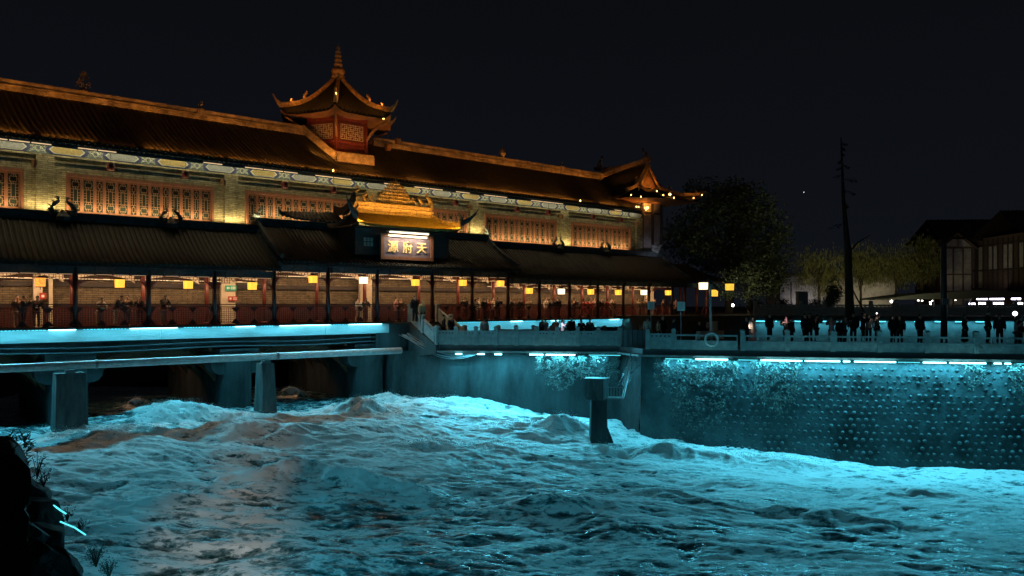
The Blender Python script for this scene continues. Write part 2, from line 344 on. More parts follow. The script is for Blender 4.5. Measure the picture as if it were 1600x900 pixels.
mp2 = n.nodes.new('ShaderNodeMapping'); mp2.inputs['Scale'].default_value = (.42, .95, 1); mp2.inputs['Rotation'].default_value = (0, 0, R(8)); n.links.new(tc.outputs['Object'], mp2.inputs[0])
def ridged(sc_, k, off, mpn):
    q = n.nodes.new('ShaderNodeTexNoise'); q.inputs['Scale'].default_value = sc_; q.inputs['Detail'].default_value = 5; q.inputs['Roughness'].default_value = .62; q.inputs['Distortion'].default_value = 1.6
    n.links.new(mpn.outputs[0], q.inputs['Vector'])
    a_ = n.nodes.new('ShaderNodeMath'); a_.operation = 'SUBTRACT'; a_.inputs[1].default_value = .5; n.links.new(q.outputs['Fac'], a_.inputs[0])
    b_ = n.nodes.new('ShaderNodeMath'); b_.operation = 'ABSOLUTE'; n.links.new(a_.outputs[0], b_.inputs[0])
    c_ = n.nodes.new('ShaderNodeMapRange'); c_.inputs[1].default_value = 0; c_.inputs[2].default_value = .11; c_.inputs[3].default_value = k; c_.inputs[4].default_value = off; n.links.new(b_.outputs[0], c_.inputs[0]); return c_
f1 = ridged(1.2, .34, -.10, mp2); f2 = ridged(3.6, .24, -.08, mp2)
s1 = n.nodes.new('ShaderNodeMath'); s1.operation = 'ADD'; n.links.new(f1.outputs[0], s1.inputs[0]); n.links.new(f2.outputs[0], s1.inputs[1])
s2 = n.nodes.new('ShaderNodeMath'); s2.operation = 'ADD'; n.links.new(s1.outputs[0], s2.inputs[0]); n.links.new(a2.outputs[0], s2.inputs[1])
n.links.new(s2.outputs[0], ad.inputs[0]); n.links.new(at.outputs['Fac'], ad.inputs[1])
cr = n.nodes.new('ShaderNodeValToRGB'); el = cr.color_ramp.elements
el[0].position = .0; el[0].color = (.012, .045, .05, 1); el[1].position = 1.0; el[1].color = (.88, .88, .87, 1)
e = el.new(.45); e.color = (.045, .12, .13, 1); e = el.new(.75); e.color = (.24, .34, .35, 1)
n.links.new(ad.outputs[0], cr.inputs[0]); n.links.new(cr.outputs[0], b.inputs['Base Color'])
rr = n.nodes.new('ShaderNodeMapRange'); rr.inputs[1].default_value = .2; rr.inputs[2].default_value = .9; rr.inputs[3].default_value = .14; rr.inputs[4].default_value = .62
n.links.new(ad.outputs[0], rr.inputs[0]); n.links.new(rr.outputs[0], b.inputs['Roughness'])
nb = n.nodes.new('ShaderNodeTexNoise'); nb.inputs['Scale'].default_value = 3.2; nb.inputs['Detail'].default_value = 9; nb.inputs['Roughness'].default_value = .66; nb.inputs['Distortion'].default_value = .5
n.links.new(mp.outputs[0], nb.inputs['Vector'])
bp = n.nodes.new('ShaderNodeBump'); bp.inputs['Strength'].default_value = .45; bp.inputs['Distance'].default_value = .10
n.links.new(nb.outputs['Fac'], bp.inputs['Height']); n.links.new(bp.outputs[0], b.inputs['Normal'])
tag(river('river', -34, 34, 16, 58, .06), kind='structure')
g = MB(); g.box(-300, 300, -60, 400, -12.5, -12.0); tag(g.build('ground', 'ground_soil'), kind='structure')
# upper channel beyond the promenade and river outside the detailed reach
g = MB(); g.box(34.05, 140, 44, 70, -6.9, -6.3); g.m = 1
tag(g.build('water', ['roof_tile', 'river_water']), kind='structure')
b_ = MB(); SX = []; SY = []
for (cx, cy, lv, a, ra, rb, th, fo) in CRESTS:
    if fo < .35: continue
    z0 = 1200*(-lv)/(cy-475); x0 = px(cx, z0)
    for i in range(int(420*ra*fo)): SX.append(x0+random.gauss(0, ra*.55)); SY.append(z0+random.gauss(0, rb*.35))
SH, _ = river_height(np.array(SX), np.array(SY))
for X, Y, Z in zip(SX, SY, SH):
    Z = float(Z)+abs(random.gauss(0, .13))-.02; q = random.uniform(.008, .02)
    b_.add([(X-q, Y, Z), (X+q, Y, Z), (X, Y+q, Z), (X, Y, Z+q*1.6)], [(0, 1, 3), (1, 2, 3), (2, 0, 3), (0, 2, 1)])
tag(b_.build('spray', 'white_paint'), kind='stuff')
# ================================================================== COVERED BRIDGE
bridge = empty('covered_bridge', BORG, BROT, 'long covered bridge with tiled roofs, brick upper hall and lit gallery over the river', 'bridge')
T0, T1 = -10.0, 57.2
BAY = 3.54
cols = [8.2+BAY*k for k in range(-5, 6)]+[30.3, 33.8, 37.2, 40.4, 43.7, 47.0, 50.2, 53.6, 56.9]
def eave(u): return (2.55, 5.0) if 18.8 <= u < 37.2 else (2.12, 4.55)
# --- substructure
b_ = MB(); b_.box(T0, T1, -.1, 10.7, -1.85, -1.25); b_.build('deck', 'stained_concrete', bridge)
b_ = MB()
for a, c in ((T0, 2.0), (2.02, 12.3), (12.32, 22.0), (22.02, 26.6)): b_.box(a, c, -.38, -.12, -1.93, -1.31)
b_.build('fascia_beam', 'pale_fascia', bridge)
b_ = MB()
for a, c in ((31, 42), (42.02, 54.5)): b_.box(a, c, -.38, -.12, -1.93, -1.31)
b_.build('fascia_beam', 'pale_fascia', bridge)
b_ = MB(); b_.box(T0, 26.8, -.5, -.1, -1.295, -1.2); b_.box(30.8, T1, -.5, -.1, -1.295, -1.2); b_.build('deck_edge', 'dark_lacquer', bridge)
for v0, v1, z0, z1, mm in ((.3, .7, -2.5, -1.86, 'stained_concrete'), (2.6, 3.0, -3.0, -1.86, 'timber_beam'), (5.2, 5.6, -3.3, -1.86, 'timber_beam'), (7.8, 8.2, -3.4, -1.86, 'timber_beam'), (10.2, 10.6, -3.3, -1.86, 'stained_concrete')):
    b_ = MB(); b_.box(T0, 26.5, v0, v1, z0, z1)
    b_.build('girder', mm, bridge)
for (a, c) in ((8.9, 15.8), (17.6, 24.5), (.2, 7.1)):
    for vv in (1.6, 4.2, 6.8, 9.4):
        b_ = MB(); k = 12; pts = [(a+(c-a)*i/k, vv, -4.6+1.9*math.sin(PI*i/k)**.7) for i in range(k+1)]
        b_.sweep(pts, .35, .42); b_.build('arch_rib', 'timber_beam', bridge)
    for i in range(7):
        b_ = MB(); uu = a+(c-a)*(i+.5)/7; b_.box(uu-.12, uu+.12, .75, 10.1, -2.75, -2.45)
    b_.build('cross_beam', 'timber_beam', bridge)
def pier(u0, u1):
    b_ = MB(); k = 10; uc, h = (u0+u1)/2, (u1-u0)/2
    out = [(u0, 10.8), (u0, .6)]+[(uc-h*math.cos(PI*i/k), .6-.9*math.sin(PI*i/k)) for i in range(1, k)]+[(u1, .6), (u1, 10.8)]
    b_.poly([(x, y, -9) for x, y in out], (0, 0, 6.1))
    p = b_.build('pier', 'stained_concrete', bridge)
    for s, uu in ((-1, u0), (1, u1)):
        for vv in (.9, 5.5, 9.5):
            c_ = MB(); c_.tube([(uu+s*.05, vv-.7, -3.5), (uu+s*.05, vv+.7, -3.5)], .62, 14); c_.build('corbel', 'stained_concrete', p)
    c_ = MB(); c_.box(u0-.25, u1+.25, -.05, 10.9, -2.9, -2.6); c_.build('cap', 'stained_concrete', p)
pier(7.1, 8.9); pier(15.8, 17.6); pier(-1.6, .2); pier(24.5, 26.6)
b_ = MB(); b_.box(26.6, 31.0, -.45, 10.8, -9, -1.31); b_.box(31.0, 58, 6, 10.8, -9, -1.86); b_.box(25.6, 26.62, -.44, 2.0, -2.9, -1.9); b_.build('abutment', 'stained_concrete', bridge)
for z0 in (-2.22, -2.48):
    b_ = MB(); b_.tube([(T0+i*1.5, -.28-.04*math.sin(i*1.3), z0-.05*math.sin(i*.8+z0)) for i in range(25)], .045, 6); b_.build('conduit', 'dark_metal', bridge)
# --- cyan strips on the deck edge: luminous tube pieces with lamps
segs = []
u = T0
while u < 54:
    L = random.choice([1.2, 2.4, 1.2, .8]); 
    if not (26.5 < u+L and u < 31.0): segs.append((u, u+L, random.random()))
    u += L+random.choice([.05, .1, .35])
b_ = MB()
for a, c, q in segs:
    if q < .45: b_ = MB(); b_.box(a, c, -.45, -.41, -1.325, -1.297); b_.build('light_strip', 'led_cyan', bridge)
b_ = MB()
for a, c, q in segs:
    if q >= .45:
        x = a
        while x < c-.06:
            b_.box(x, x+.05+.08*random.random(), -.45, -.42, -1.322, -1.297); x += .16
b_.build('broken_light_strip', 'led_cyan_soft', bridge)
for a, c, pw in ((-9.5, -1, 1.3), (-.5, 8, 1.1), (8.3, 17, 1.0), (17.3, 26.2, 1.0), (31.2, 42, .9), (42.3, 54.3, .9)):
    area(BR((a+c)/2, -.80, -1.30), (c-a, .05), 34*(c-a)*pw*.17, CY, NX*.45+Vector((0, 0, -1)), yaxis=UX, spread=150)
    if a < 30: area(BR((a+c)/2, -.90, -1.32), (c-a, .08), 30*(c-a)*pw, CY, NX*-1.0+Vector((0, 0, -.8)), yaxis=UX, spread=170)
# --- gallery
b_ = MB(); b_.box(T0, T1, 3.0, 3.3, -1.25, 2.9); b_.build('gallery_wall', 'inner_brick', bridge)
b_ = MB(); b_.box(T0, T1, 2.85, 2.98, .95, 1.2); b_.box(T0, T1, 2.8, 2.99, -.1, .02); b_.build('wall_beam', 'dark_wood', bridge)
b_ = MB(); b_.box(T0, T1, 2.7, 2.79, -1.25, -.1); b_.build('shade_board', 'shade_red', bridge)  # board added as the dark red shadow low behind the railing
b_ = MB(); b_.box(T0, T1, .0, 2.99, -1.249, -1.24); b_.build('gallery_floor', 'paving', bridge)
for a, c, zc in ((T0, 18.8, 1.75), (18.8, 37.2, 2.18), (37.2, T1, 1.75)):
    b_ = MB(); b_.box(a, c, .05, 2.99, zc, zc+.1); b_.build('ceiling', 'plaster_cream', bridge)
    area(BR((a+c)/2, .9, zc-.06), (c-a, .30), 22.0*(c-a), (1, .60, .30), Vector((0, 0, -1))+NX*.6, yaxis=UX)
    b_ = MB(); b_.box(a+.1, c-.1, .16, .22, zc-.225, zc-.185); b_.build('light_strip', 'lamp_warm', bridge); b_ = MB(); b_.box(a+.1, c-.1, 2.6, 2.66, zc-.40, zc-.36); b_.build('light_strip', 'lamp_warm', bridge)
b_ = MB()
for k, u in enumerate(cols[:-1]):
    c = cols[k+1]; z1 = 1.74 if not 18 <= u < 37 else 2.17
    n_ = 8; pts = []
    for i in range(n_+1): pts.append((u+.15+(c-u-.3)*i/n_, z1-.02-(.55-.42*math.sin(PI*i/n_)**.6)))
    b_.poly([(u+.15, 2.2, z1)]+[(x, 2.2, z) for x, z in pts]+[(c-.15, 2.2, z1)], (0, .05, 0))
b_.build('bracket_board', 'plaster_cream', bridge)
def column(u, v, z1, mm, r=.13):
    b_ = MB(); b_.tube([(u, v, -1.25), (u, v, z1)], r, 12); b_.lathe((u, v, -1.25), [(r*1.5, 0), (r*1.6, .12), (r*1.15, .2)], 12); return b_.build('column', mm, bridge, True)
for u in cols: column(u, 0, eave(u-.01)[0]-.1, 'dark_lacquer'); 
for k, u in enumerate(cols[:-1]): column(u+.25, 2.1, eave(u)[0], 'red_lacquer', .12)
for u, v in ((58.8, 0), (60.6, 0), (62.5, 0.3), (58.5, 3.6), (60.5, 3.6), (62.8, 3.6)): column(u, v, 2.1, 'red_lacquer', .12)
# lintel, fret, railing prototypes
W0 = BAY
def fret_mesh(W):
    b_ = MB(); t = .028
    def hb(x0, x1, z): b_.box(x0, x1, -.02, .02, z-t/2, z+t/2)
    def vb(x, z0, z1): b_.box(x-t/2, x+t/2, -.018, .018, z0, z1)
    hb(0, W, -.02); hb(0, W, -.16); 
    for x0 in (0, W-.75):
        hb(x0, x0+.75, -.34); hb(x0, x0+.75, -.27); vb(x0, -.36, 0); vb(x0+.75, -.36, 0)
        for i in range(1, 5): vb(x0+i*.15, -.34 if i % 2 else -.27, -.02)
    n_ = 9
    for i in range(n_):
        x = .85+(W-1.7)*i/(n_-1); vb(x, -.16, -.02)
        if i % 3 == 1: hb(x-.12, x+.12, -.23); vb(x-.12, -.25, -.16); vb(x+.12, -.25, -.16)
    for s, x0 in ((1, 0), (-1, W)):                       # corner brackets
        b_.poly([(x0, -.03, -.36), (x0+s*.30, -.03, -.36), (x0+s*.2, -.03, -.45), (x0+s*.07, -.03, -.58), (x0, -.03, -.78)], (0, .06, 0))
    return b_
def rail_mesh(W):
    b_ = MB(); t = .026; z0, z1 = -1.16, -.10
    b_.m = 1; b_.box(0, W, -.05, .05, -.06, 0); b_.box(0, W, -.035, .035, -.16, -.12); b_.box(0, W, -.035, .035, z0-.06, z0); b_.m = 0
    n_ = 3; cw = W/n_
    for k in range(n_):
        cx = (k+.5)*cw; hw = cw*.44; zc = (z0+z1)/2-.03; hh = .44
        oc = [(-1, -.55), (-.62, -1), (.62, -1), (1, -.55), (1, .55), (.62, 1), (-.62, 1), (-1, .55)]
        pts = [Vector((cx+a*hw, 0, zc+c_*hh)) for a, c_ in oc]
        for i in range(8): b_.tube([pts[i], pts[(i+1) % 8]], .022, 4)
        for i in range(-3, 4):
            x = cx+i*hw*.27; zz = hh*(1 if abs(i) < 3 else .7); b_.box(x-t/2, x+t/2, -.012, .012, zc-zz, zc+zz)
        for i in range(-3, 4):
            z = zc+i*hh*.27; xx = hw*(1 if abs(i) < 3 else .7)
            b_.box(cx-xx, cx-xx*.15*(abs(i) % 2), -.014, .014, z-t/2, z+t/2); b_.box(cx+xx*.15*(abs(i) % 2), cx+xx, -.014, .014, z-t/2, z+t/2)
        b_.m = 1
        for s in (-1, 1):                                 # dark spandrels between medallions
            for sz in (-1, 1):
                b_.poly([(cx+s*hw*1.02, -.02, zc+sz*hh*.55), (cx+s*cw*.5, -.02, zc+sz*hh*.4), (cx+s*cw*.5, -.02, zc+sz*hh*1.12), (cx+s*hw*.62, -.02, zc+sz*hh*1.05)], (0, .04, 0))
        b_.m = 0
    return b_
fproto = {}; rproto = {}
for k in range(len(cols)-1):
    u0, u1 = cols[k], cols[k+1]; W = round(u1-u0-.24, 2); e = eave(u0)[0]
    if W not in fproto:
        fproto[W] = fret_mesh(W).build('fret_panel', 'rail_wood', bridge); f = fproto[W]
        rproto[W] = rail_mesh(W).build('railing_panel', ['rail_wood', 'dark_lacquer'], bridge); r_ = rproto[W]
    else:
        f = dup(fproto[W], bridge); r_ = dup(rproto[W], bridge)
    f.location = (u0+.12, 0, e-.58)
    r_.location = (u0+.12, 0, 0)
    if abs(u0-25.9) < .3:                                 # railing opens where the stairs land
        r_.scale = (.56, 1, 1)
for a, c, e in ((T0, 18.8, 2.12), (18.8, 37.2, 2.55), (37.2, 63.2, 2.12)):
    b_ = MB(); b_.box(a, c, -.1, .1, e-.57, e-.22); b_.box(a, c, -.14, .14, e-.218, e-.16)
    for i in range(int((c-a)/.85)):
        x = a+.4+i*.85; b_.box(x, x+.08, -.16, .16, e-.58, e-.14)
    b_.build('lintel', 'blue_wood', bridge)
    b_ = MB()
    for i in range(int((c-a)/.3)): b_.box(a+.1+i*.3, a+.2+i*.3, -.95, .3, e-.13, e-.04)
    b_.build('rafter_row', 'blue_wood', bridge)
# lower roofs
for a, c in ((T0, 18.8), (18.8, 37.2), (37.2, 58.4)):
    e, rz = eave(a+.1); dv = -1.35 if a == 18.8 else -1.1
    b_ = MB(); n_ = int((c-a)/.26)
    tiles(b_, (a, 2.5, rz), (c, 2.5, rz), (a, dv, e), (c, dv, e), n_, 8, .16, amp=.075)
    b_.m = 1
    for i in range(n_): x = a+(i+.25)*(c-a)/n_; b_.tube([(x, dv-.012, e-.02), (x, dv-.03, e-.02)], .045, 8)
    ro = b_.build('lower_roof', ['roof_tile', 'slate_ridge'], bridge)
    b_ = MB(); b_.add([(a, 2.55, rz-.16), (c, 2.55, rz-.16), (c, dv, e-.13), (a, dv, e-.13), (c, .7, rz*.4+e*.6-.25), (a, .7, rz*.4+e*.6-.25)], [(0, 1, 4, 5), (5, 4, 2, 3)]); b_.build('soffit', 'dark_wood', ro)
    b_ = MB(); b_.box(a, c, 2.3, 2.7, rz-.05, rz+.32); b_.box(a, c, 2.24, 2.76, rz+.33, rz+.40); b_.build('ridge', 'slate_ridge', ro)
    for x in (a+.03, c-.03):
        b_ = MB(); b_.sweep(hip_path((x, 2.5, rz), (x, dv+.1, e), .16, .12, 8, .05), .22, .26); finial(b_, (x, 2.5, rz+.35), .75, (1 if x > a+1 else -1, 0)); b_.build('verge_ridge', 'slate_ridge', ro)
for u in (2.2, 8.0, 13.5, 25, 44.5, 50.2):               # clay beasts on the lower ridge
    b_ = MB(); e, rz = eave(u); k = .85+.35*random.random()
    for s in (-1, 1): finial(b_, (u+s*.45, 2.12, rz+.2), k*.9, (s, 0))
    b_.lathe((u, 2.12, rz-.1), [(.35, 0), (.42, .2), (.2, .42), (.06, .6)], 8)
    b_.build('ridge_beast', 'dark_metal', bridge)
# pavilion at the end of the gallery
b_ = MB(); tiles(b_, (58.4, 2.2, 3.9), (62.0, 2.2, 3.9), (58.4, -1.1, 2.1), (64.6, -1.1, 2.1), 22, 7, .2, .4, pw=5); tiles(b_, (62.0, 2.2, 3.9), (62.0, 2.2, 3.9), (64.6, -1.1, 2.1), (64.6, 5.5, 2.1), 22, 7, .2, .4, pw=5)
b_.build('porch_roof', 'roof_tile', bridge)
# --- upper hall
b_ = MB(); b_.box(T0, 55.9, 2.8, 3.1, 2.6, 8.75); b_.box(T0, 55.9, 7.4, 7.7, 2.6, 8.7); b_.box(55.6, 55.9, 3.1, 7.4, 2.6, 8.7)
b_.build('wall', 'grey_brick', bridge)
PC = [-2.6+9.7*k for k in range(7)]; PC = [tpx(-60, 2.8), tpx(70, 2.8), tpx(360, 2.8), 27.0, tpx(742, 2.8)-.15, tpx(880, 2.8), 55.4]
for u in PC:
    b_ = MB(); b_.box(u-.42, u+.42, 2.62, 2.8, 4.2, 7.92); b_.build('pilaster', 'grey_brick', bridge)
    b_ = MB(); b_.box(u-.62, u-.42, 2.42, 2.8, 7.35, 7.62); b_.box(u-.58, u-.46, 2.3, 2.42, 7.2, 7.55); b_.build('beam_end', 'timber_beam', bridge)
b_ = MB(); b_.box(T0, 55.9, 2.66, 2.797, 7.93, 8.03); b_.box(T0, 55.9, 2.70, 2.797, 7.66, 7.72)
b_.build('string_course', 'grey_brick', bridge)
# frieze
b_ = MB(); b_.box(T0, 55.9, 2.72, 2.797, 8.03, 8.62); b_.m = 0
u = -9.0; kind = 0
def hexa(b_, a, c, z0, z1, y, k=.22): 
    zc = (z0+z1)/2; b_.poly([(a, y, zc), (a+k, y, z0), (c-k, y, z0), (c, y, zc), (c-k, y, z1), (a+k, y, z1)], (0, .012, 0))
def knot(b_, a, c, z0, z1, y):
    zc = (z0+z1)/2; xc = (a+c)/2
    for s in (-1, 0, 1):
        b_.m = 4; cx = xc+s*(c-a)*.3; r = .13
        for i in range(8):
            t0, t1 = 2*PI*i/8, 2*PI*(i+1)/8; b_.tube([(cx+r*math.cos(t0), y, zc+r*math.sin(t0)), (cx+r*math.cos(t1), y, zc+r*math.sin(t1))], .018, 4)
    b_.tube([(a, y, z0), (xc, y, z1)], .02, 4); b_.tube([(a, y, z1), (xc, y, z0)], .02, 4); b_.tube([(xc, y, z0), (c, y, z1)], .02, 4); b_.tube([(xc, y, z1), (c, y, z0)], .02, 4)
while u < 55:
    if kind % 2 == 0:
        L = 1.75; b_.m = 1; hexa(b_, u-.20, u+L+.20, 8.05, 8.57, 2.695, .28); b_.m = 4; hexa(b_, u, u+L, 8.09, 8.53, 2.682, .24)
        b_.m = 2 if kind % 4 == 0 else 3; hexa(b_, u+.08, u+L-.08, 8.13, 8.49, 2.670, .2)
    else:
        L = .95; knot(b_, u+.1, u+L-.1, 8.10, 8.52, 2.71)
    u += L+.02; kind += 1
b_.build('frieze', ['frieze_ground', 'frieze_blue', 'frieze_cream', 'frieze_pale', 'frieze_line'], bridge)
# windows
def sash(wd, wide):
    b_ = MB(); H0, H1 = 4.45, 6.92; y0 = -.05
    st = .075
    b_.box(0, st, y0, .02, H0, H1); b_.box(wd-st, wd, y0, .02, H0, H1)
    for z in (H0, 4.72, 5.0, H1-.1): b_.box(st, wd-st, y0, .018, z, z+.09)
    b_.box(st, wd-st, -.02, .01, H0+.09, 4.72); 
    b_.m = 1; a, c, z0, z1 = st+.01, wd-st-.01, 5.1, H1-.11; t = .022; xc = wd/2; ww = (c-a)
    def hb(x0, x1, z): b_.box(x0, x1, -.035, -.01, z-t/2, z+t/2)
    def vb(x, q0, q1): b_.box(x-t/2, x+t/2, -.037, -.012, q0, q1)
    zm0, zm1 = z0+.52, z1-.52; sw = ww*.22
    vb(xc-sw, zm0, zm1); vb(xc+sw, zm0, zm1); hb(a, c, zm0); hb(a, c, zm1)
    for zz in (zm0+.2, zm1-.2, (zm0+zm1)/2): hb(a, xc-sw, zz); hb(xc+sw, c, zz)
    for q0, q1 in ((z0, zm0), (zm1, z1)):
        zc = (q0+q1)/2; h2 = (q1-q0)/2
        if wide:
            for s in (-1, 1):
                b_.tube([(xc+s*ww*.12, -.025, q0), (xc+s*ww*.36, -.025, q0+h2*.6), (xc+s*ww*.36, -.025, q1-h2*.6), (xc+s*ww*.12, -.025, q1)], .013, 4)
                hb(a if s < 0 else xc+ww*.36, xc-ww*.36 if s < 0 else c, zc)
            hb(xc-ww*.3, xc+ww*.3, q0+h2*.5); hb(xc-ww*.3, xc+ww*.3, q1-h2*.5); vb(xc, q0, q0+h2*.5); vb(xc, q1-h2*.5, q1)
        else:
            hb(xc-ww*.25, xc+ww*.25, q0+h2*.45); hb(xc-ww*.25, xc+ww*.25, q1-h2*.45); vb(xc-ww*.25, q0+h2*.45, q1-h2*.45); vb(xc+ww*.25, q0+h2*.45, q1-h2*.45)
            vb(xc, q0, q0+h2*.45); vb(xc, q1-h2*.45, q1); hb(a, xc-ww*.25, zc); hb(xc+ww*.25, c, zc)
    return b_
WG = [(-11.0, -3.8), (-1.6, 6.3), (8.26, 16.15), (18.1, 25.9), (27.9, 35.3), (37.1, 44.75), (46.6, 54.2)]
sp = {}
for a, c in WG[1:]:
    b_ = MB(); b_.box(a, c, 2.60, 2.795, 6.94, 7.10); b_.box(a, a+.14, 2.62, 2.795, 4.3, 6.94); b_.box(c-.14, c, 2.62, 2.795, 4.3, 6.94); b_.box(a+.14, c-.14, 2.60, 2.795, 4.3, 4.44)
    wn = b_.build('window', 'sash_wood', bridge)
    b_ = MB(); b_.box(a+.14, c-.14, 2.765, 2.794, 4.45, 6.93); b_.build('pane', 'window_glass', wn)
    n_ = 13; wds = [.66 if i % 3 != 2 else .50 for i in range(n_)]; s_ = (c-a-.28)/sum(wds); x = a+.14
    for i in range(n_):
        wide = i % 3 != 2; wd = .61 if wide else .46; key = wide
        if key not in sp: sp[key] = sash(wd, wide).build('sash', ['sash_wood', 'lattice_wood'], wn); o = sp[key]
        else: o = dup(sp[key], wn)
        o.location = (x, 2.74, 0); o.scale = (wds[i]*s_/wd*.985, 1, 1); x += wds[i]*s_
# main roof
EV, EZ, RV, RZ = 1.8, 8.74, 5.3, 11.75
b_ = MB(); tiles(b_, (T0, RV, RZ), (52.5, RV, RZ), (T0, EV, EZ), (55.2, EV, EZ), 215, 9, .22, amp=.085)
b_.m = 1
for i in range(215): x = T0+(i+.25)*(65.2)/215; b_.tube([(x, EV-.012, EZ+.0), (x, EV-.03, EZ+.0)], .05, 7)
mr = b_.build('main_roof', ['roof_tile', 'carved_clay'], bridge)
b_ = MB(); b_.add([(T0, RV, RZ-.1), (53, RV, RZ-.1), (53, 8.9, EZ), (T0, 8.9, EZ), (T0, EV, EZ-.14), (55.2, EV, EZ-.14), (55.2, 2.8, 9.1), (T0, 2.8, 9.1)], [(0, 1, 2, 3), (4, 5, 6, 7)]); b_.build('soffit', 'blue_wood', mr)
b_ = MB()
for i in range(216): b_.box(T0+.1+i*.3, T0+.2+i*.3, 1.9, 2.8, EZ-.16, EZ-.09) if T0+i*.3 < 55 else None
b_.box(T0, 55.2, 2.17, 2.20, EZ-.36, EZ-.13)  # trim board, not a rafter: added to hide the eave lamps from the camera
b_.build('rafter_row', 'blue_wood', mr)
def ridge(a, c, z=RZ):
    b_ = MB(); b_.box(a, c, RV-.16, RV+.16, z-.05, z+.22); b_.box(a, c, RV-.2, RV+.2, z+.225, z+.29); b_.box(a, c, RV-.11, RV+.11, z+.29, z+.50); b_.box(a, c, RV-.17, RV+.17, z+.505, z+.57)
    x = a+.5
    while x < c-1.2:                                     # scroll relief panels
        L = random.uniform(1.0, 1.8); k = int(L/.16)
        for i in range(k): b_.tube([(x+i*.16, RV-.17, z+.03), (x+i*.16+.1, RV-.20, z+.12), (x+i*.16+.02, RV-.17, z+.19)], [.03, .045, .02], 5)
        x += L+random.uniform(.5, 1.4)
    return b_.build('ridge', 'ridge_clay', mr)
ridge(T0, 24.1); ridge(28.6, 53.0)
for u, h, kind in ((tpx(131, 5.3), 1.0, 'tree'), (tpx(313, 5.3), .55, 'b'), (tpx(785, 5.3), .85, 'f'), (tpx(877, 5.3), .45, 'b')):
    b_ = MB()
    if kind == 'b': finial(b_, (u, RV, RZ+.55), h, (-1, 0)); b_.box(u-.2, u+.2, RV-.22, RV+.22, RZ+.2, RZ+.62)
    elif kind == 'f': b_.lathe((u, RV, RZ+.55), [(.1, 0), (.16, .15), (.32, .35), (.24, .6), (.03, .95)], 8)
    else:
        b_.lathe((u, RV, RZ+.55), [(.3, 0), (.2, .12), (.08, .2)], 8)
        for i in range(60):
            t = random.random(); a_ = random.uniform(0, 2*PI); rr_ = .42*(1-t)**.7; p = Vector((u+rr_*math.cos(a_), RV+rr_*.5*math.sin(a_), RZ+.7+t*.95)); b_.tube([p, p+Vector((random.uniform(-.1, .1), 0, random.uniform(.05, .18)))], [.05, .01], 4)
    b_.build('ridge_finial', 'ridge_clay', mr)
# warm lamps under the main eave
b_ = MB(); u = -9
while u < 55:
    L = random.choice([1.1, 1.25, 1.25, .9])
    if random.random() < .5: b_ = MB(); b_.box(u, u+L, 2.10, 2.15, EZ-.31, EZ-.27); b_.build('light_strip', 'lamp_warm', mr)
    u += L+.08
for a, c in ((-9, 5), (5, 20), (20, 37), (37, 55)):
    area(BR((a+c)/2, 2.27, EZ-.20), (c-a, .05), 4.6*(c-a), (1, .82, .46), Vector((0, 0, -1))+NX*.30, yaxis=UX)
for a, c in WG[1:]:
    for s_, e_, k_ in ((a-1.9, a+.1, .36), (a+.4, c-.4, .36)):
        if s_ < T0: continue
        rz = eave((s_+e_)/2)[1]
        area(BR((s_+e_)/2, 2.36, rz+.46), (e_-s_, .08), 40*(e_-s_)*k_, (1, .74, .32), Vector((0, 0, 1))+NX*.55, yaxis=UX, spread=140)
# orange floods on the main roof: short lamps along the eave and under the ridge
u = T0+.5
while u < 54.5:
    L = random.uniform(1.6, 3.2); 
    area(BR(u+L/2, EV-.04, EZ+.13), (L, .03), 11*L*random.uniform(.15, 1.9), ORNG, NX+Vector((0, 0, .72)), yaxis=UX, spread=120)
    area(BR(u+L/2, RV-.62, RZ-.22), (L, .04), 2.0*L*random.uniform(.3, 1.7), ORNG, NX+Vector((0, 0, 1.3)), yaxis=UX, spread=110) if not 23 < u+L/2 < 29 else None
    u += L+random.uniform(.1, .5)
b_ = MB()
for x_ in (520, 906): 
    u = tpx(x_, 1.8); b_ = MB(); b_.lathe((u, EV-.06, EZ+.02), [(.02, 0), (.05, .05), (.05, .1), (.02, .15)], 8); b_.build('bulb', 'bulb_orange', mr)
